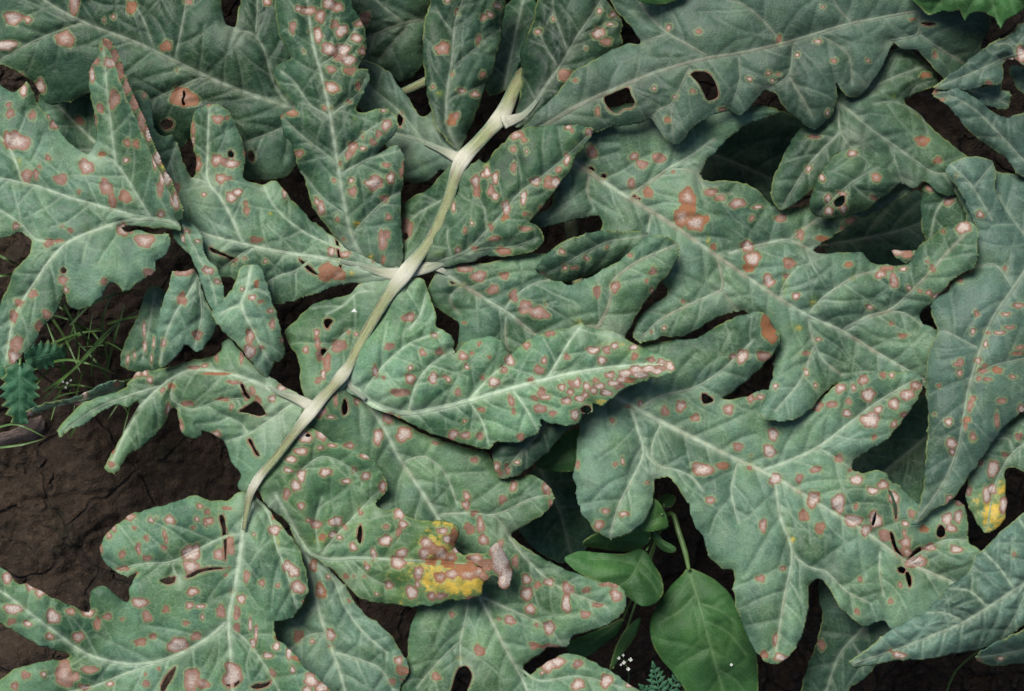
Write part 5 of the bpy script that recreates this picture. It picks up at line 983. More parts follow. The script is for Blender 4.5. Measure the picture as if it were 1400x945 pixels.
# ---- bottom-left leaflet
B('leaflet', [(342, 674), (330, 672), (320, 675), (312, 684), (298, 685), (279, 681), (266, 676), (241, 685), (216, 693), (178, 704), (159, 718), (143, 734), (137, 750), (140, 763), (150, 776), (164, 784), (176, 790), (181, 786), (188, 783), (184, 790), (177, 804), (174, 824), (165, 817), (153, 808), (140, 801), (128, 804), (122, 826), (122, 836), (111, 834), (98, 829), (76, 820), (57, 809), (38, 798), (28, 800), (13, 785), (0, 777), (-60, 750), (-80, 840), (0, 852), (19, 864), (48, 880), (73, 889), (96, 897), (90, 901), (78, 902), (48, 907), (19, 915), (3, 928), (-40, 965), (-60, 1020), (460, 1020), (465, 965), (453, 944), (437, 928), (418, 914), (398, 889), (380, 874), (374, 862), (375, 849), (386, 848), (402, 844), (417, 816), (422, 806), (418, 780), (411, 754), (392, 728), (371, 702), (355, 690), (348, 682)],
  [(342, 678, -6), (266, 680, -10), (140, 750, 0), (180, 790, 4), (128, 806, 0), (20, 790, 14), (-40, 800, 4), (90, 895, -12), (10, 925, 4), (200, 840, -12), (310, 850, -4), (330, 760, 2), (415, 800, 10), (390, 730, -2), (375, 850, 14), (400, 890, 30), (440, 930, 34), (380, 930, 6), (320, 980, -6), (150, 990, -14), (240, 930, -12)],
  label='bottom left spotted leaflet with cracked blade and a curled fold along its right edge', lum=1.18,
  veins=[(8, (345, 674), (335, 710), (328, 760), (322, 800), (313, 845), (315, 890), (318, 950), (320, 1000)), (6, (313, 848), (285, 872), (250, 892), (215, 905), (175, 908), (120, 895), (80, 868), (40, 838), (0, 808), (-30, 795)), (4, (326, 730), (303, 736), (270, 752), (235, 768), (190, 772), (160, 780)), (4, (346, 680), (366, 700), (378, 745), (395, 790), (405, 830)), (4, (215, 906), (170, 922), (130, 938), (80, 950)), (3, (235, 768), (238, 780), (245, 792)), (3, (318, 860), (340, 880), (365, 915), (390, 960))],
  holes=[[(218, 794), (228, 791), (240, 789), (238, 796), (228, 799)], [(301, 704), (304, 704), (309, 725), (310, 745), (308, 767), (306, 745), (304, 724)], [(254, 790), (262, 784), (272, 779), (292, 776), (314, 777), (293, 779), (274, 783), (262, 789)], [(219, 944), (225, 928), (233, 918), (241, 911), (238, 921), (230, 936), (222, 947)], [(308, 936), (318, 936), (328, 930), (327, 934), (318, 940)], [(342, 940), (350, 936), (366, 934), (372, 929), (367, 937), (350, 942)]],
  spots=[(177, 707, 8, 6, .5), (206, 711, 5, 4), (213, 709, 2), (232, 711, 9, 6, .7), (273, 692, 5, 4, .5), (269, 710, 4, 4, .6), (283, 700, 4, 5), (286, 712, 7, 6, .5), (200, 736, 4), (225, 730, 3, 6, .4), (227, 739, 3, 5), (224, 749, 4, 4), (189, 750, 4, 8, .4), (201, 763, 7, 4, .3), (167, 758, 5, 6, .3), (169, 777, 9, 4, .4), (155, 722, 5, 5), (183, 722, 3), (149, 732, 4, 6, .5), (138, 752, 3, 6), (260, 757, 15, 10, 1, 0), (268, 752, 6, 8, 1, 0), (261, 775, 11, 11, .7), (299, 758, 8, 8, .5), (313, 742, 7, 12, .2), (316, 752, 5, 8, .2), (310, 695, 8, 3), (263, 809, 9, 6, .7), (259, 828, 6, 5), (274, 829, 7, 3, .8), (227, 833, 5, 5), (191, 824, 11, 8, .8), (201, 843, 7, 8, .3), (147, 843, 6, 5), (133, 853, 5, 10, .2), (121, 838, 9, 6, .8), (97, 836, 6, 6), (107, 871, 10, 7, .6), (68, 870, 7, 5), (72, 843, 11, 10, 1, 0), (38, 853, 6, 5), (18, 833, 13, 8, 1, 0), (15, 850, 6, 5), (41, 802, 7, 7, .6), (10, 790, 9, 8, .7), (55, 810, 9, 7, .7),
         (35, 923, 7, 6), (88, 922, 14, 18, .4), (103, 925, 6, 7, .3), (123, 916, 11, 6, .2), (60, 922, 5, 4), (243, 882, 16, 11, .9), (268, 870, 8, 6, .2), (192, 878, 8, 6, .3), (209, 870, 5, 5), (254, 852, 4, 4), (277, 844, 3, 4), (302, 836, 7, 9, .1), (262, 930, 12, 18, .5), (277, 935, 9, 8, .4), (330, 819, 6, 8, .9), (324, 838, 5, 12, .3), (318, 925, 14, 18, .8, 0), (316, 912, 10, 8, .6), (375, 725, 8, 9, .9, 0), (347, 731, 3), (337, 788, 5, 8, .2), (358, 797, 5, 5, .4), (380, 800, 4, 3), (394, 775, 10, 8, .8), (401, 781, 9, 9, 1), (407, 803, 12, 9, .7), (324, 858, 5, 6), (342, 855, 3, 9, 1, 0), (346, 880, 4, 8, 1, 0), (378, 884, 5, 7, 1, 0), (366, 896, 7, 5, 1, 0), (395, 893, 4, 9, 1, 0), (400, 916, 4, 5, 1, 0), (425, 930, 10, 10, .9), (440, 940, 10, 8, .9), (420, 945, 8, 8, .8), (372, 920, 6, 5), (385, 872, 12, 4, .2, .8), (408, 900, 12, 4, .2, .7), (350, 865, 3, 12, .7), (115, 940, 8, 5), (20, 938, 6), (150, 935, 6, 4), (200, 935, 5)],
  yellow=[(378, 740, 8, 12, .35), (410, 905, 6, 8, .5), (376, 868, 5, 8, .4), (100, 905, 20, 6, .3)], tone=0.4, warm=.28, small=.35)

# ---- stalk of the central leaf, from the crown down to the broken lower joint
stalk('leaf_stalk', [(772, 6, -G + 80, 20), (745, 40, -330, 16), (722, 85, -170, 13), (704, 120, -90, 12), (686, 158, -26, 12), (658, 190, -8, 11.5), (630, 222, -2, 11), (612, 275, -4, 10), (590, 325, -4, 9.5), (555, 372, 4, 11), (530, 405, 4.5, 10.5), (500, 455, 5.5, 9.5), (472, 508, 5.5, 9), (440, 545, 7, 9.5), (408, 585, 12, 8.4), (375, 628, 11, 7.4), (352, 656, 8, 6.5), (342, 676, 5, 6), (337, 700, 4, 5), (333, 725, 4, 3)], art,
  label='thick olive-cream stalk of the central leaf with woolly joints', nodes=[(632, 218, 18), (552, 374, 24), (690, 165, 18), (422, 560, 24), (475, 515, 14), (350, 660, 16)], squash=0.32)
for pts in ([(632, 220, -1, 9), (606, 206, -12, 6), (580, 195, -30, 3.5)], [(552, 376, 0, 11), (525, 373, -3, 8), (495, 364, -6, 5), (465, 357, -12, 2.5)], [(556, 372, 0, 10), (590, 364, 0, 9), (612, 356, 0, 5), (632, 346, 2, 2.5)], [(590, 362, -1, 7), (608, 372, -3, 4), (622, 383, -8, 2)],
            [(426, 556, 2, 9), (405, 545, -2, 7), (382, 537, -12, 4.5), (362, 528, -22, 2)], [(474, 510, 3, 7), (482, 530, 2, 5), (500, 546, 4, 3.5)], [(400, 596, 2, 6), (385, 640, -2, 6), (374, 672, -4, 6), (380, 692, -6, 3)], [(688, 168, -6, 10), (715, 158, -20, 6), (735, 137, -28, 3)], [(346, 664, -2, 6), (340, 680, -4, 5), (336, 705, -2, 3)]):
    pts = [(x, y, h - 8, r * 0.95) for x, y, h, r in pts]
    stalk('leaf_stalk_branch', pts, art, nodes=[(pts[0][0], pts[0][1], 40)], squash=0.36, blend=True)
stalk('leaf_stalk', [(772, 6, -G + 85, 16), (735, 100, -150, 12), (728, 160, -60, 9), (748, 200, -42, 5)], art)

# ================================================================= THE NEIGHBOURING ARTICHOKE (right edge)
nb = empty('artichoke_plant', P(1560, 480, -G), 'neighbouring artichoke plant whose bluish leaves reach in along the right edge', 'plant')
stalk('crown', [(1560, 480, -G - 10, 50), (1558, 482, -G + 60, 42), (1555, 485, -G + 130, 26)], nb, squash=1.0)
def N(*a, **k): return blade(*a, parent=nb, mat=M_NEIGH, **k)
N('leaf', [(1340, 600), (1380, 575), (1440, 540), (1490, 540), (1490, 640), (1400, 645), (1377, 640), (1376, 680), (1375, 706), (1362, 724), (1349, 728), (1337, 716), (1325, 694), (1321, 678), (1325, 645)], [(1350, 720, -22), (1325, 660, -26), (1375, 650, -28), (1480, 580, -40)], label='yellow-tipped leaf end with grey-pink spots under the big bluish leaf', veins=[(5, (1485, 560), (1430, 590), (1385, 620), (1362, 660), (1350, 720)), (3, (1385, 618), (1378, 600), (1365, 600))],
  spots=[(1358, 641, 9, 12, 1, 0), (1356, 669, 7, 9, .9, 0), (1349, 678, 6, 12, .9, 0), (1372, 690, 6, 12, .9, 0), (1324, 671, 5, 8, .5), (1340, 632, 4, 5), (1393, 597, 6, 5), (1374, 622, 4)], yellow=[(1360, 700, 24, 30, .85), (1368, 668, 12, 16, .6), (1340, 690, 20, 26, .5)], tone=.4, warm=.25)
N('leaf', [(1305, 255), (1318, 290), (1326, 330), (1332, 367), (1315, 376), (1298, 385), (1297, 395), (1276, 411), (1272, 427), (1281, 448), (1280, 456), (1270, 479), (1267, 503), (1265, 529), (1268, 554), (1267, 600), (1263, 659), (1254, 697), (1245, 719), (1255, 716), (1277, 698), (1305, 681), (1321, 659), (1346, 621), (1365, 595), (1381, 577), (1400, 563), (1490, 520), (1490, 240), (1400, 240), (1362, 234), (1330, 230)],
  [(1320, 270, -12), (1330, 360, -6), (1275, 420, -2), (1267, 530, 2), (1250, 710, 12), (1320, 655, 8), (1400, 560, -6), (1480, 520, -30), (1480, 250, -40), (1380, 400, 6), (1320, 550, 16), (1400, 280, -24)], label='big smooth bluish leaf along the right edge, tapering to a hanging point', lum=0.8,
  veins=[(6, (1480, 250), (1440, 310), (1410, 358), (1385, 395), (1355, 440), (1340, 480), (1325, 530), (1318, 570), (1310, 612), (1290, 660), (1254, 712)), (3, (1385, 394), (1360, 362), (1335, 365)), (3, (1340, 478), (1310, 462), (1292, 452)), (3, (1420, 345), (1385, 300), (1360, 260)), (3, (1330, 515), (1360, 500), (1400, 490), (1440, 470)), (3, (1395, 380), (1430, 370), (1470, 350))],
  spots=[(1297, 577, 6, 5, .8), (1301, 606, 8, 8, .9), (1321, 574, 6, 5, .1, .7), (1330, 597, 5, 6, .4), (1363, 576, 4, 10, .2), (1369, 548, 7, 4, .2), (1313, 496, 5, 6), (1312, 510, 4, 6), (1343, 507, 8, 4), (1363, 506, 8, 5, .1, .8), (1347, 470, 4, 6), (1367, 455, 8, 3), (1375, 430, 6, 3), (1392, 418, 8, 4, .5), (1313, 383, 4, 4), (1335, 429, 4), (1330, 453, 4), (1380, 448, 7, 3), (1392, 483, 7, 3), (1394, 475, 6, 3), (1298, 680, 4), (1337, 493, 5), (1350, 519, 6, 3), (1326, 555, 5, 7, .3, 0), (1397, 560, 6), (1384, 515, 5, 3), (1338, 517, 4), (1306, 498, 3), (1350, 455, 5, 3), (1346, 500, 4, 3), (1330, 545, 4, 5), (1302, 618, 4, 6), (1320, 580, 3, 7)],
  yellow=[(1325, 550, 8, 22, .35), (1330, 600, 8, 8, .4), (1345, 505, 18, 6, .3)], tone=0.75, warm=.1, small=.1, dens=.9, puff=1.8, red=.2)
N('leaflet', [(1293, 236), (1295, 225), (1311, 217), (1337, 214), (1356, 221), (1362, 234), (1361, 258), (1372, 290), (1384, 335), (1362, 350), (1345, 330), (1330, 300), (1312, 262)], [(1296, 230, 14), (1355, 222, 8), (1378, 330, -6), (1335, 300, 4), (1335, 250, 16)], label='rounded bluish fold at the top of the big right leaf', lum=0.85, veins=[(4, (1375, 335), (1350, 290), (1325, 250), (1300, 226)), (3, (1330, 258), (1345, 240), (1356, 226))], spots=[(1340, 293, 6, 5, .6), (1308, 240, 2)], tone=.85, warm=0, puff=2)
N('leaf', [(1276, 121), (1285, 113), (1300, 101), (1321, 85), (1357, 58), (1389, 42), (1390, 34), (1402, 31), (1450, 10), (1490, 0), (1490, 110), (1410, 92), (1400, 91), (1395, 87), (1387, 80), (1377, 82), (1371, 88), (1373, 99), (1369, 113), (1341, 119), (1320, 124), (1300, 122), (1284, 124)], [(1278, 122, 16), (1320, 95, 8), (1390, 60, 0), (1480, 50, -20), (1360, 112, 4)], label='upper half of the folded bluish leaf with a pink torn notch', lum=0.62, veins=[(4, (1485, 60), (1430, 66), (1380, 78), (1330, 100), (1285, 118)), (3, (1390, 76), (1380, 60), (1360, 62))], spots=[(1397, 74, 8, 12, .9, 0), (1383, 82, 10, 4, .6), (1352, 114, 5, 4), (1280, 122, 3), (1410, 80, 8, 8, .7)], tone=.8, warm=0)
N('leaf', [(1274, 127), (1276, 133), (1288, 138), (1301, 151), (1319, 173), (1341, 193), (1356, 203), (1381, 222), (1389, 237), (1400, 242), (1490, 270), (1490, 140), (1400, 154), (1386, 157), (1377, 161), (1361, 155), (1341, 140), (1322, 126), (1300, 118), (1284, 119)], [(1277, 128, 12), (1310, 140, 14), (1345, 190, 0), (1395, 238, -12), (1480, 220, -30), (1370, 160, 2)], label='lower half of the folded bluish leaf with a bright pale rib', lum=0.66, veins=[(4, (1485, 270), (1430, 245), (1400, 220), (1365, 182), (1335, 152), (1305, 134), (1278, 130))], spots=[(1279, 126, 4, 3), (1288, 136, 5, 2)], tone=.85, warm=0)
N('leaflet', [(1322, 125), (1345, 120), (1369, 114), (1370, 123), (1379, 125), (1382, 132), (1379, 148), (1369, 150), (1353, 146), (1337, 138)], [(1330, 125, -22), (1380, 135, -30), (1350, 145, -26)], label='small rounded bluish lobe behind the folded leaf', veins=[(3, (1330, 125), (1355, 132), (1378, 143))], tone=.7, grid=1.8)
N('leaf', [(1380, 90), (1400, 92), (1490, 95), (1490, 150), (1420, 140), (1395, 125), (1383, 108)], [(1390, 100, -60), (1480, 120, -70)], label='dark bluish leaf in shade behind the folded leaf', veins=[(3, (1480, 115), (1430, 115), (1392, 105))], tone=.6)
N('leaf', [(1160, 907), (1178, 893), (1210, 867), (1241, 848), (1270, 832), (1286, 813), (1305, 797), (1327, 778), (1333, 759), (1349, 747), (1375, 721), (1400, 702), (1440, 675), (1490, 650), (1490, 800), (1440, 840), (1400, 856), (1365, 880), (1337, 889), (1305, 894), (1260, 902), (1222, 904), (1190, 910), (1166, 912)], [(1164, 908, 42), (1240, 870, 36), (1330, 775, 24), (1400, 705, 10), (1480, 700, -20), (1400, 850, 10), (1300, 890, 28), (1340, 830, 34)], label='pointed bluish leaf at the lower right with herringbone veins over bare soil', lum=0.95,
  veins=[(6, (1485, 740), (1440, 775), (1387, 807), (1349, 832), (1317, 851), (1273, 870), (1235, 885), (1166, 908)), (3, (1387, 806), (1365, 775), (1345, 755)), (3, (1430, 782), (1410, 740), (1395, 712)), (3, (1350, 830), (1325, 808), (1298, 805)), (3, (1405, 798), (1395, 830), (1370, 872)), (3, (1318, 850), (1290, 838), (1268, 838))], spots=[(1229, 896, 10, 5, .8), (1218, 890, 4, 3), (1387, 758, 3)], tone=.85, warm=0, small=.04, dens=1.3, puff=4.5)
N('leaf', [(1333, 899), (1345, 888), (1370, 875), (1400, 860), (1490, 825), (1490, 930), (1400, 908), (1365, 910), (1345, 908)], [(1335, 900, 8), (1400, 885, 4), (1480, 880, -20)], label='tip of a bluish leaf poking in below the pointed one', veins=[(4, (1485, 870), (1430, 882), (1380, 893), (1336, 900))], spots=[(1368, 900, 7, 3, .8), (1338, 903, 4, 3)], tone=.8, warm=0)
for tgt in ((1485, 560, -38), (1482, 250, -36), (1484, 60, -18), (1484, 268, -26), (1484, 740, -14), (1484, 870, -18), (1480, 115, -68)):
    stalk('leaf_stalk', [(1556, 484, -G + 120, 20), ((1556 + tgt[0]) / 2 + 20, (484 + tgt[1]) / 2, -110, 13), (tgt[0] + 12, (tgt[1] * 3 + 484) / 4, tgt[2] - 14, 8), (tgt[0], tgt[1], tgt[2], 4)], nb)
stalk('leaf_stalk', [(1556, 484, -G + 90, 16), (1450, 430, -200, 10), (1340, 340, -90, 6), (1300, 270, -58, 3)], nb)

# ================================================================= BROADLEAF WEED (bottom centre)
wd = empty('broadleaf_weed', P(905, 720, -G), 'smooth bright green broad-leaved weed growing up between the artichoke leaves', 'weed')
def Wd(*a, **k):
    k.setdefault('tone', .3); k.setdefault('warm', .05); k.setdefault('droop', 5); k.setdefault('puff', 1.5)
    return blade(*a, parent=wd, mat=M_WEED, jag=.3, down=False, **k)
stalk('stem', [(905, 722, -G - 5, 7), (903, 716, -300, 6), (902, 706, -200, 5), (905, 700, -140, 4), (908, 690, -110, 3)], wd, mat=M_WSTEM, squash=1)
Wd('leaf', [(941, 776), (933, 785), (917, 801), (899, 826), (888, 855), (892, 880), (902, 899), (918, 918), (934, 940), (950, 968), (985, 1000), (1025, 985), (1036, 950), (1037, 915), (1032, 880), (1014, 843), (998, 812), (975, 791), (950, 779)], [(942, 778, -120), (890, 860, -128), (1035, 900, -126), (965, 870, -108), (985, 990, -132)], label='large oval bright green weed leaf on a long stalk', veins=[(4, (941, 776), (950, 805), (960, 840), (972, 885), (990, 950), (1000, 990)), (2, (952, 812), (930, 835), (905, 850)), (2, (962, 848), (995, 865), (1020, 895)), (2, (972, 885), (945, 900), (925, 912)), (2, (955, 825), (985, 835), (1005, 850)), (2, (980, 915), (1005, 930), (1025, 955))], dens=.5)
stalk('leaf_stalk', [(905, 708, -190, 4), (918, 702, -140, 4.5), (928, 728, -126, 5), (937, 756, -121, 5), (942, 780, -118, 3)], wd, mat=M_WSTEM, squash=.8)
Wd('leaf', [(771, 764), (790, 754), (822, 756), (854, 757), (876, 750), (884, 755), (893, 769), (905, 791), (907, 810), (896, 826), (880, 829), (854, 814), (822, 798), (790, 783), (778, 773)], [(775, 766, -72), (880, 754, -78), (900, 810, -74), (840, 780, -62)], label='folded weed leaf with a yellowish rib beside the stalked oval leaf', veins=[(3, (881, 750), (872, 775), (858, 795), (840, 802)), (2, (872, 772), (840, 765), (805, 765)), (2, (872, 778), (890, 795), (898, 810))], dens=.5)
Wd('leaf', [(796, 744), (806, 734), (830, 725), (870, 715), (890, 730), (889, 740), (880, 749), (854, 754), (822, 751)], [(800, 742, -62), (885, 735, -66), (840, 735, -58)], label='weed leaf tucked under the round grey lobe', veins=[(2, (888, 738), (850, 738), (805, 742))], dens=.4)
Wd('leaf', [(873, 724), (885, 700), (895, 682), (905, 692), (914, 721), (900, 726), (884, 727)], [(875, 724, -32), (905, 690, -36), (912, 720, -40)], label='small pale bright green top leaf of the weed', veins=[(2, (905, 705), (890, 715), (876, 723))], dens=.4, warm=.5, tone=.6)
Wd('leaf', [(891, 723), (898, 728), (905, 737), (925, 752), (922, 756), (911, 756), (899, 747), (892, 735)], [(893, 725, -62), (924, 754, -68), (900, 745, -75)], label='small curled weed leaf below the pale top leaf', veins=[(2, (893, 726), (905, 742), (923, 754))], dens=0, grid=1.7)
Wd('leaf', [(900, 681), (914, 675), (925, 680), (917, 694), (908, 694), (900, 688)], -128, label='tiny dark weed leaf beside the stem', dens=0, grid=1.7)
Wd('leaf', [(733, 637), (745, 620), (759, 605), (787, 585), (800, 600), (800, 632), (790, 642), (759, 645)], [(735, 638, -80), (795, 590, -84), (790, 640, -84)], label='plain green weed leaf showing under the blue-green pointed lobe', veins=[(2, (798, 612), (770, 622), (738, 637))], dens=.4)
Wd('leaf', [(876, 845), (873, 861), (863, 880), (848, 899), (834, 917), (838, 896), (846, 875), (856, 860)], [(876, 846, -150), (836, 915, -165), (850, 870, -150)], label='narrow upright weed leaf above the white flowers', veins=[(2, (838, 912), (855, 882), (875, 848))], dens=0)
Wd('leaf', [(774, 882), (800, 868), (830, 856), (852, 846), (845, 868), (825, 882), (803, 898), (785, 900)], [(775, 885, -170), (850, 850, -150), (800, 898, -175)], label='dull green low weed leaf beside the spotted blade', veins=[(2, (850, 850), (815, 874), (780, 888))], dens=0)
for a, b in (((905, 714, -220), (884, 752, -79)), ((905, 714, -210), (888, 736, -67)), ((903, 706, -120), (905, 703, -38)), ((905, 712, -190), (893, 726, -64)), ((904, 708, -180), (907, 690, -128)), ((900, 712, -300), (799, 614, -84)), ((905, 718, -330), (838, 914, -163)), ((905, 718, -330), (851, 849, -150))):
    m_ = ((a[0] + b[0]) / 2, (a[1] + b[1]) / 2 + 2, (a[2] * .4 + b[2] * .6) - 8, 2.6)
    stalk('leaf_stalk', [(*a, 3), m_, (*b, 2)], wd, mat=M_WSTEM, squash=.9)

# ---- serrated weed, top right corner
sw = empty('serrated_weed', P(1340, -60, -G), 'bright green weed with a saw-toothed leaf above the pale grey leaf', 'weed')
blade('leaf', [(1240, -85), (1247, 0), (1258, 10), (1269, 20), (1280, 18), (1289, 15), (1300, 17), (1312, 14), (1315, 22), (1319, 28), (1324, 21), (1332, 17), (1348, 18), (1354, 22), (1361, 25), (1364, 33), (1368, 39), (1373, 30), (1381, 24), (1390, 20), (1402, 11), (1440, -5), (1490, -30), (1490, -85)], [(1260, 0, 34), (1370, 30, 28), (1320, -60, 44), (1480, -40, 20)], sw, label='saw-toothed bright green leaf', veins=[(4, (1330, -80), (1345, -30), (1366, 32)), (2, (1340, -45), (1300, -10), (1275, 14)), (2, (1350, -20), (1330, 5), (1318, 22)), (2, (1350, -20), (1390, 0), (1400, 8))], mat=M_WEED, tone=.1, warm=.05, droop=4, jag=.3, dens=.7, down=False)
blade('leaf', [(862, -30), (868, -2), (884, 5), (902, 7), (920, 3), (934, -4), (940, -40)], [(870, 0, 30), (930, 0, 30), (900, -30, 34)], sw, label='rim of a second bright green leaf at the top edge', veins=[(2, (900, -28), (900, -10), (902, 5))], mat=M_WEED, tone=.5, warm=.3, droop=3, jag=.2, dens=0, down=False)
stalk('stem', [(1340, -60, -G - 5, 7), (1342, -70, -200, 6), (1332, -84, 20, 5), (1331, -80, 42, 3)], sw, mat=M_WSTEM, squash=1)
stalk('leaf_stalk', [(1340, -66, -250, 5), (1150, -90, -60, 4), (960, -80, 20, 3), (900, -30, 33, 2)], sw, mat=M_WSTEM, squash=1)

# ---- small nettle-like weed at the left edge
nt = empty('nettle_weed', P(30, 470, -G), 'small blue-green toothed nettle seedling at the left edge by the grass', 'weed')
def toothed(base, tip, half, n, phase=0.0):
    b = np.array(base, float); t = np.array(tip, float); ax = t - b; L = np.hypot(*ax); ax /= L; nr = np.array([-ax[1], ax[0]])
    pts = []
    for sgn in (1, -1):
        side = []
        for i in range(n):
            f = (i + .15) / n
            w = half * math.sin(math.pi * min(f * 0.75 + 0.22, 1)) ** .8
            side.append(b + ax * L * (f + .10 / n) + nr * sgn * w * .74); side.append(b + ax * L * (f + .75 / n) + nr * sgn * w * 1.06)
        pts.append(side)
    return [tuple(b)] + [tuple(q) for q in pts[0]] + [tuple(t)] + [tuple(q) for q in pts[1][::-1]]
def Nt(base, tip, half, n, z, label, **k):
    b = np.array(base, float); t = np.array(tip, float); ax = (t - b); L = np.hypot(*ax); u = ax / L; nr = np.array([-u[1], u[0]])
    vs = [(3, base, tuple((b + t) / 2), tip)]
    for f in (.2, .4, .6):
        for sg in (1, -1):
            q = b + ax * f; vs.append((2, tuple(q), tuple(q + u * L * .12 + nr * sg * half * .45), tuple(q + u * L * .2 + nr * sg * half * .8)))
    return blade('leaf', toothed(base, tip, half, n), z, nt, label=label, veins=vs, mat=M_NETTLE, tone=.4, warm=0, droop=3, jag=.2, dens=.4, grid=1.7, down=False, **k)
Nt((27, 496), (27, 580), 27, 7, [(27, 500, -215), (27, 578, -235), (5, 550, -225), (50, 550, -225)], 'toothed leaf pointing down')
Nt((34, 492), (90, 480), 20, 6, [(34, 492, -225), (90, 480, -260), (60, 500, -250)], 'darker toothed leaf under the grass blades')
Nt((22, 490), (-30, 520), 18, 6, [(22, 490, -220), (-30, 520, -235), (0, 515, -228)], 'toothed leaf reaching over the picture edge')
stalk('stem', [(30, 470, -G - 5, 4), (30, 480, -300, 3.5), (28, 490, -225, 3), (27, 500, -214, 2)], nt, mat=M_WSTEM, squash=1)

# ---- feathery weed at the bottom
fw = empty('feathery_weed', P(895, 935, -G), 'low feathery weed with finely divided fronds at the bottom edge', 'weed')
def frond(a, b, h0, h1, half, n, seed):
    r = random.Random(seed); V = []; F = []
    a = np.array(a, float); b = np.array(b, float); ax = b - a; L = np.hypot(*ax); u = ax / L; nr = np.array([-u[1], u[0]])
    def leaf(o, d, ln, w, h, dh):
        p = np.array([-d[1], d[0]]); i = len(V)
        for f, ww, hh in ((0, .25, 0), (.35, 1, .6), (.7, .8, .8), (1, .05, .3)):
            for s in (-1, 0, 1):
                q = o + d * ln * f + p * s * w * ww
                V.append(P(q[0], q[1], h + dh * f + hh * 2 - abs(s) * .8))
        for r_ in range(3):
            for c in range(2):
                F.append((i + r_ * 3 + c, i + r_ * 3 + c + 1, i + r_ * 3 + c + 4, i + r_ * 3 + c + 3))
    for k in range(n):
        f = (k + .5) / n; o = a + ax * f; h = h0 + (h1 - h0) * f; ln = half * math.sin(math.pi * (f * .7 + .3)) + 2
        for s in (-1, 1):
            d = u * .6 + nr * s; d /= np.hypot(*d)
            leaf(o, d, ln * r.uniform(.85, 1.15), 2.4, h, r.uniform(-4, 2))
            leaf(o + d * ln * .45, u * .9 + d * .3, ln * .4, 1.6, h - 1, 0); leaf(o + d * ln * .4, nr * s * .6 - u * .3, ln * .35, 1.5, h - 1, 0)
    leaf(b - u * 4, u, 9, 2.2, h1, 0)
    i = len(V)
    for q, h in ((a, h0), (b, h1)):
        for s in (-1, 1): V.append(P(*(q + nr * s * .9), h - .6))
    F.append((i, i + 1, i + 3, i + 2))
    nV = len(V); z = np.zeros(nV)
    at = {k_: z for k_ in ('vein', 'vein_minor', 'halo', 'spot_pale', 'spot_rust', 'yellow', 'warm', 'red')}; at['spot'] = z + 20; at['margin'] = z + 20; at['tone'] = z + .4; at['lum'] = z + 1; at['var_broad'] = z + .5; at['var_mid'] = z + .5
    return mesh_obj('frond', V, F, M_NETTLE, fw, at, np.array([(v[0] / S, v[1] / S) for v in V]))
frond((905, 960), (893, 908), -150, -140, 15, 7, 1); frond((905, 962), (930, 920), -155, -150, 14, 6, 2); frond((905, 965), (876, 938), -160, -160, 13, 6, 3); frond((910, 965), (950, 945), -160, -170, 13, 6, 4)
stalk('stem', [(895, 935, -G - 4, 3), (900, 950, -280, 2.5), (905, 962, -156, 2)], fw, mat=M_WSTEM, squash=1)

# ---- tiny white flowers: a cluster at the bottom and one among the grass
def flowerlet(c, r, parent, seed):
    q = random.Random(seed); V = []; F = []
    for k in range(4):
        th = k * math.pi / 2 + q.uniform(-.2, .2)
        ux, uy = math.cos(th), math.sin(th); i = len(V)
        for f, w, dh in ((.1, .12, 0), (.5, .42, 1.2), (.9, .40, 1.0), (1.05, .1, .4)):
            for s in (-1, 1):
                V.append(P(c[0] + r * (ux * f - uy * s * w), c[1] + r * (uy * f + ux * s * w), c[2] + dh))
        for j in range(3): F.append((i + 2 * j, i + 2 * j + 1, i + 2 * j + 3, i + 2 * j + 2))
    return mesh_obj('flower', V, F, M_PETAL, parent)
def flower_weed(base, tops, label):
    w = empty('white_flowered_weed', P(base[0], base[1], -G), label, 'weed')
    h = tops[0][2]
    top = (sum(t[0] for t in tops) / len(tops), sum(t[1] for t in tops) / len(tops), h - 22)
    stalk('stem', [(base[0], base[1], -G - 4, 2.2), ((base[0] + top[0]) / 2 + 4, (base[1] + top[1]) / 2, (h - G) / 2, 1.8), (*top, 1.2)], w, mat=M_WSTEM, squash=1)
    for i, t in enumerate(tops):
        stalk('flower_stalk', [(*top, .9), ((top[0] + t[0]) / 2, (top[1] + t[1]) / 2, h - 10, .7), (t[0], t[1], t[2] - .5, .5)], w, mat=M_WSTEM, squash=1)
        flowerlet(t, t[3] * .62, w, i + base[0])
flower_weed((858, 940), [(846, 900, -120, 3.6), (852, 896, -122, 3), (853, 906, -120, 4.2), (862, 902, -120, 4.4), (859, 915, -124, 4), (849, 909, -124, 2.6)], 'tiny white flowers in a cluster above the feathery fronds')
flower_weed((95, 540), [(86, 522, -160, 2.6), (92, 524, -160, 3), (97, 520, -162, 2.6), (90, 530, -164, 2.4)], 'tiny white flowers in a cluster among the grass blades')
flower_weed((1010, 935), [(1000, 909, -84, 3.2)], 'single tiny white flower over the large oval weed leaf')

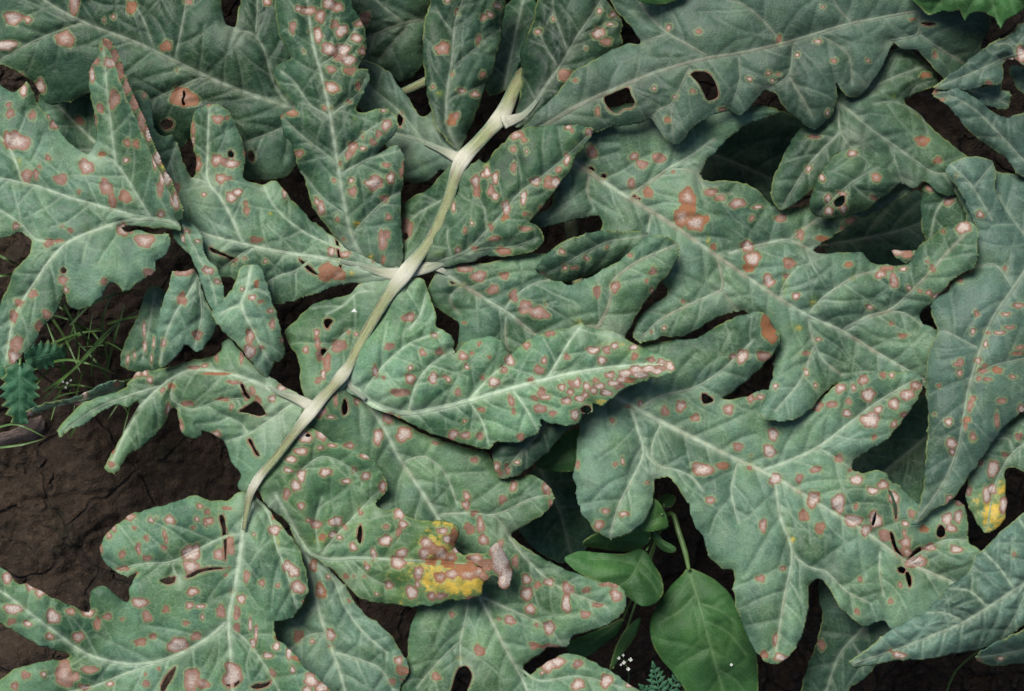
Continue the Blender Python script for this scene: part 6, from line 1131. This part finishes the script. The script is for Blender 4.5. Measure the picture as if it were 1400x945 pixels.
# ---- grass tuft at the left
gt = empty('grass_tuft', P(130, 500, -G), 'tuft of thin yellow-green grass blades below the torn leaflet', 'grass')
def grass_blade(pts, w):
    a = np.array(pts, float)
    xy = spline(a[:, :2], False, 5); t = np.linspace(0, 1, len(xy)); h = np.interp(t, np.linspace(0, 1, len(a)), a[:, 2])
    tg = np.gradient(xy, axis=0); tg /= np.hypot(tg[:, 0], tg[:, 1])[:, None] + 1e-9
    V = []; F = []
    for i, (q, hh) in enumerate(zip(xy, h)):
        nr = np.array([-tg[i, 1], tg[i, 0]]); ww = w * (1 - t[i] ** 3 * .85)
        for s, dz in ((-1, 0), (0, -.5 * ww), (1, .2 * ww)): V.append(P(q[0] + nr[0] * s * ww, q[1] + nr[1] * s * ww, hh + dz))
    for i in range(len(xy) - 1):
        for c in range(2): F.append((i * 3 + c, i * 3 + c + 1, i * 3 + c + 4, i * 3 + c + 3))
    return mesh_obj('blade', V, F, M_GRASS, gt)
traced = [[(60, 545, -330), (100, 505, -250), (150, 450, -170), (205, 415, -120)], [(85, 412, -120), (100, 440, -150), (125, 470, -200), (148, 490, -300)], [(95, 445, -110), (120, 420, -120), (150, 405, -140), (190, 395, -220)], [(60, 535, -320), (95, 510, -240), (130, 475, -200), (165, 440, -150)], [(125, 515, -330), (128, 480, -220), (145, 455, -170), (180, 430, -130)], [(148, 495, -330), (140, 440, -200), (152, 405, -130), (160, 395, -120)],
          [(40, 505, -330), (90, 492, -250), (130, 500, -220), (160, 512, -260)], [(70, 470, -330), (110, 455, -260), (140, 452, -230)], [(-10, 345, -220), (20, 360, -200), (30, 365, -240)], [(-10, 378, -220), (10, 376, -220), (25, 372, -260)], [(-5, 585, -380), (20, 580, -360), (62, 598, -370)], [(0, 612, -330), (30, 608, -320), (60, 600, -330)], [(70, 555, -350), (75, 545, -340), (110, 535, -300)], [(95, 598, -330), (108, 575, -250), (120, 550, -230)]]
rg = random.Random(5)
for i in range(28):
    b = (rg.uniform(70, 190), rg.uniform(430, 540), -G + 5); th = rg.uniform(0, 6.3); L = rg.uniform(40, 95)
    m_ = (b[0] + math.cos(th) * L * .4, b[1] + math.sin(th) * L * .4 - 10, -G + rg.uniform(200, 380)); e = (b[0] + math.cos(th) * L, b[1] + math.sin(th) * L - 10, m_[2] + rg.uniform(-60, 30))
    traced.append([b, m_, e])
for t in traced: grass_blade(t, rg.uniform(1.0, 1.9))
# a single grass stalk on the soil, lower right
gs = empty('grass_stalk', P(1300, 950, -G), 'single yellow-green grass stalk leaning over the soil below the pointed leaf', 'grass')
stalk('stem', [(1290, 965, -G - 3, 3), (1296, 940, -350, 2.6), (1308, 916, -250, 2.4), (1330, 896, -140, 2.2), (1350, 882, -60, 1.6)], gs, mat=M_GRASS, squash=.8)

# ================================================================= LITTER AND CLODS ON THE SOIL
blade('dry_leaf', [(-40, 590), (0, 592), (25, 585), (45, 572), (58, 570), (60, 590), (48, 602), (20, 608), (-20, 612), (-50, 606)], [(-30, 600, -G + 25), (20, 590, -G + 40), (58, 572, -G + 50), (40, 602, -G + 18)], None, label='dry grey-brown curled leaf lying on the soil under the nettle seedling', cat='dry leaf', mat=M_DRY, dens=0, wave=9, veins=[(3, (-30, 600), (15, 594), (55, 575))], down=False)

def clod(c, r, seed, label):
    q = np.random.RandomState(seed)
    import bmesh
    bm = bmesh.new(); bmesh.ops.create_icosphere(bm, subdivisions=3, radius=1.0)
    co = np.array([v.co[:] for v in bm.verts]); fs = [tuple(v.index for v in f.verts) for f in bm.faces]; bm.free()
    sc = q.uniform(.7, 1.25, 3) * np.array([1, 1, .62])
    k = 1 + .55 * fbm(co[:, 0] * 1.4 + co[:, 2] * .8 + seed, co[:, 1] * 1.4 - co[:, 2] * .6, seed, 3) + .22 * vnoise(co[:, 0] * 6, co[:, 1] * 6 + co[:, 2] * 5, seed)
    # broken facets
    for i in range(5):
        d = q.normal(size=3); d /= np.linalg.norm(d); t = q.uniform(.55, .85); h = co @ d
        co = co - np.outer(np.clip(h - t, 0, None), d)
    co = co * k[:, None] * sc * r * S
    x, y, _ = P(c[0], c[1], -G)
    o = mesh_obj('soil_clod', co + np.array([0, 0, 0]), fs, M_SOIL, smooth=True)
    o.location = (x, y, r * S * .18)
    return tag(o, label, 'clod', 'crumbly soil clods')
import bmesh
rc = random.Random(21)
zones = [((1225, 912, 1400, 945), 22), ((20, 720, 230, 790), 10), ((1040, 905, 1100, 945), 4)]
i = 0
for (xa, ya, xb, yb), n in zones:
    for k in range(n):
        u, v = rc.uniform(xa, xb), rc.uniform(ya, yb)
        f = D / (D + G)       # these are places on the soil as seen from above
        clod((700 + (u - 700), 472.5 + (v - 472.5)), rc.choice((4, 4, 5, 6, 7, 8, 10)), 300 + i, 'small crumbly brown clod lying loose on bare soil'); i += 1

# a fallen white petal on the wing of blade left of the stalk
pt = P(484, 425, 3)
V_ = [(-.0022, -.0010, 0), (.0020, -.0008, .0003), (.0002, .0016, .0006), (-.0010, .0002, .0008)]
pe = mesh_obj('petal', [(pt[0] + a, pt[1] + b_, pt[2] + c_) for a, b_, c_ in V_], [(0, 1, 3), (1, 2, 3), (2, 0, 3)], M_PETAL)
tag(pe, 'tiny white fallen petal on the blade with small black holes', 'petal')
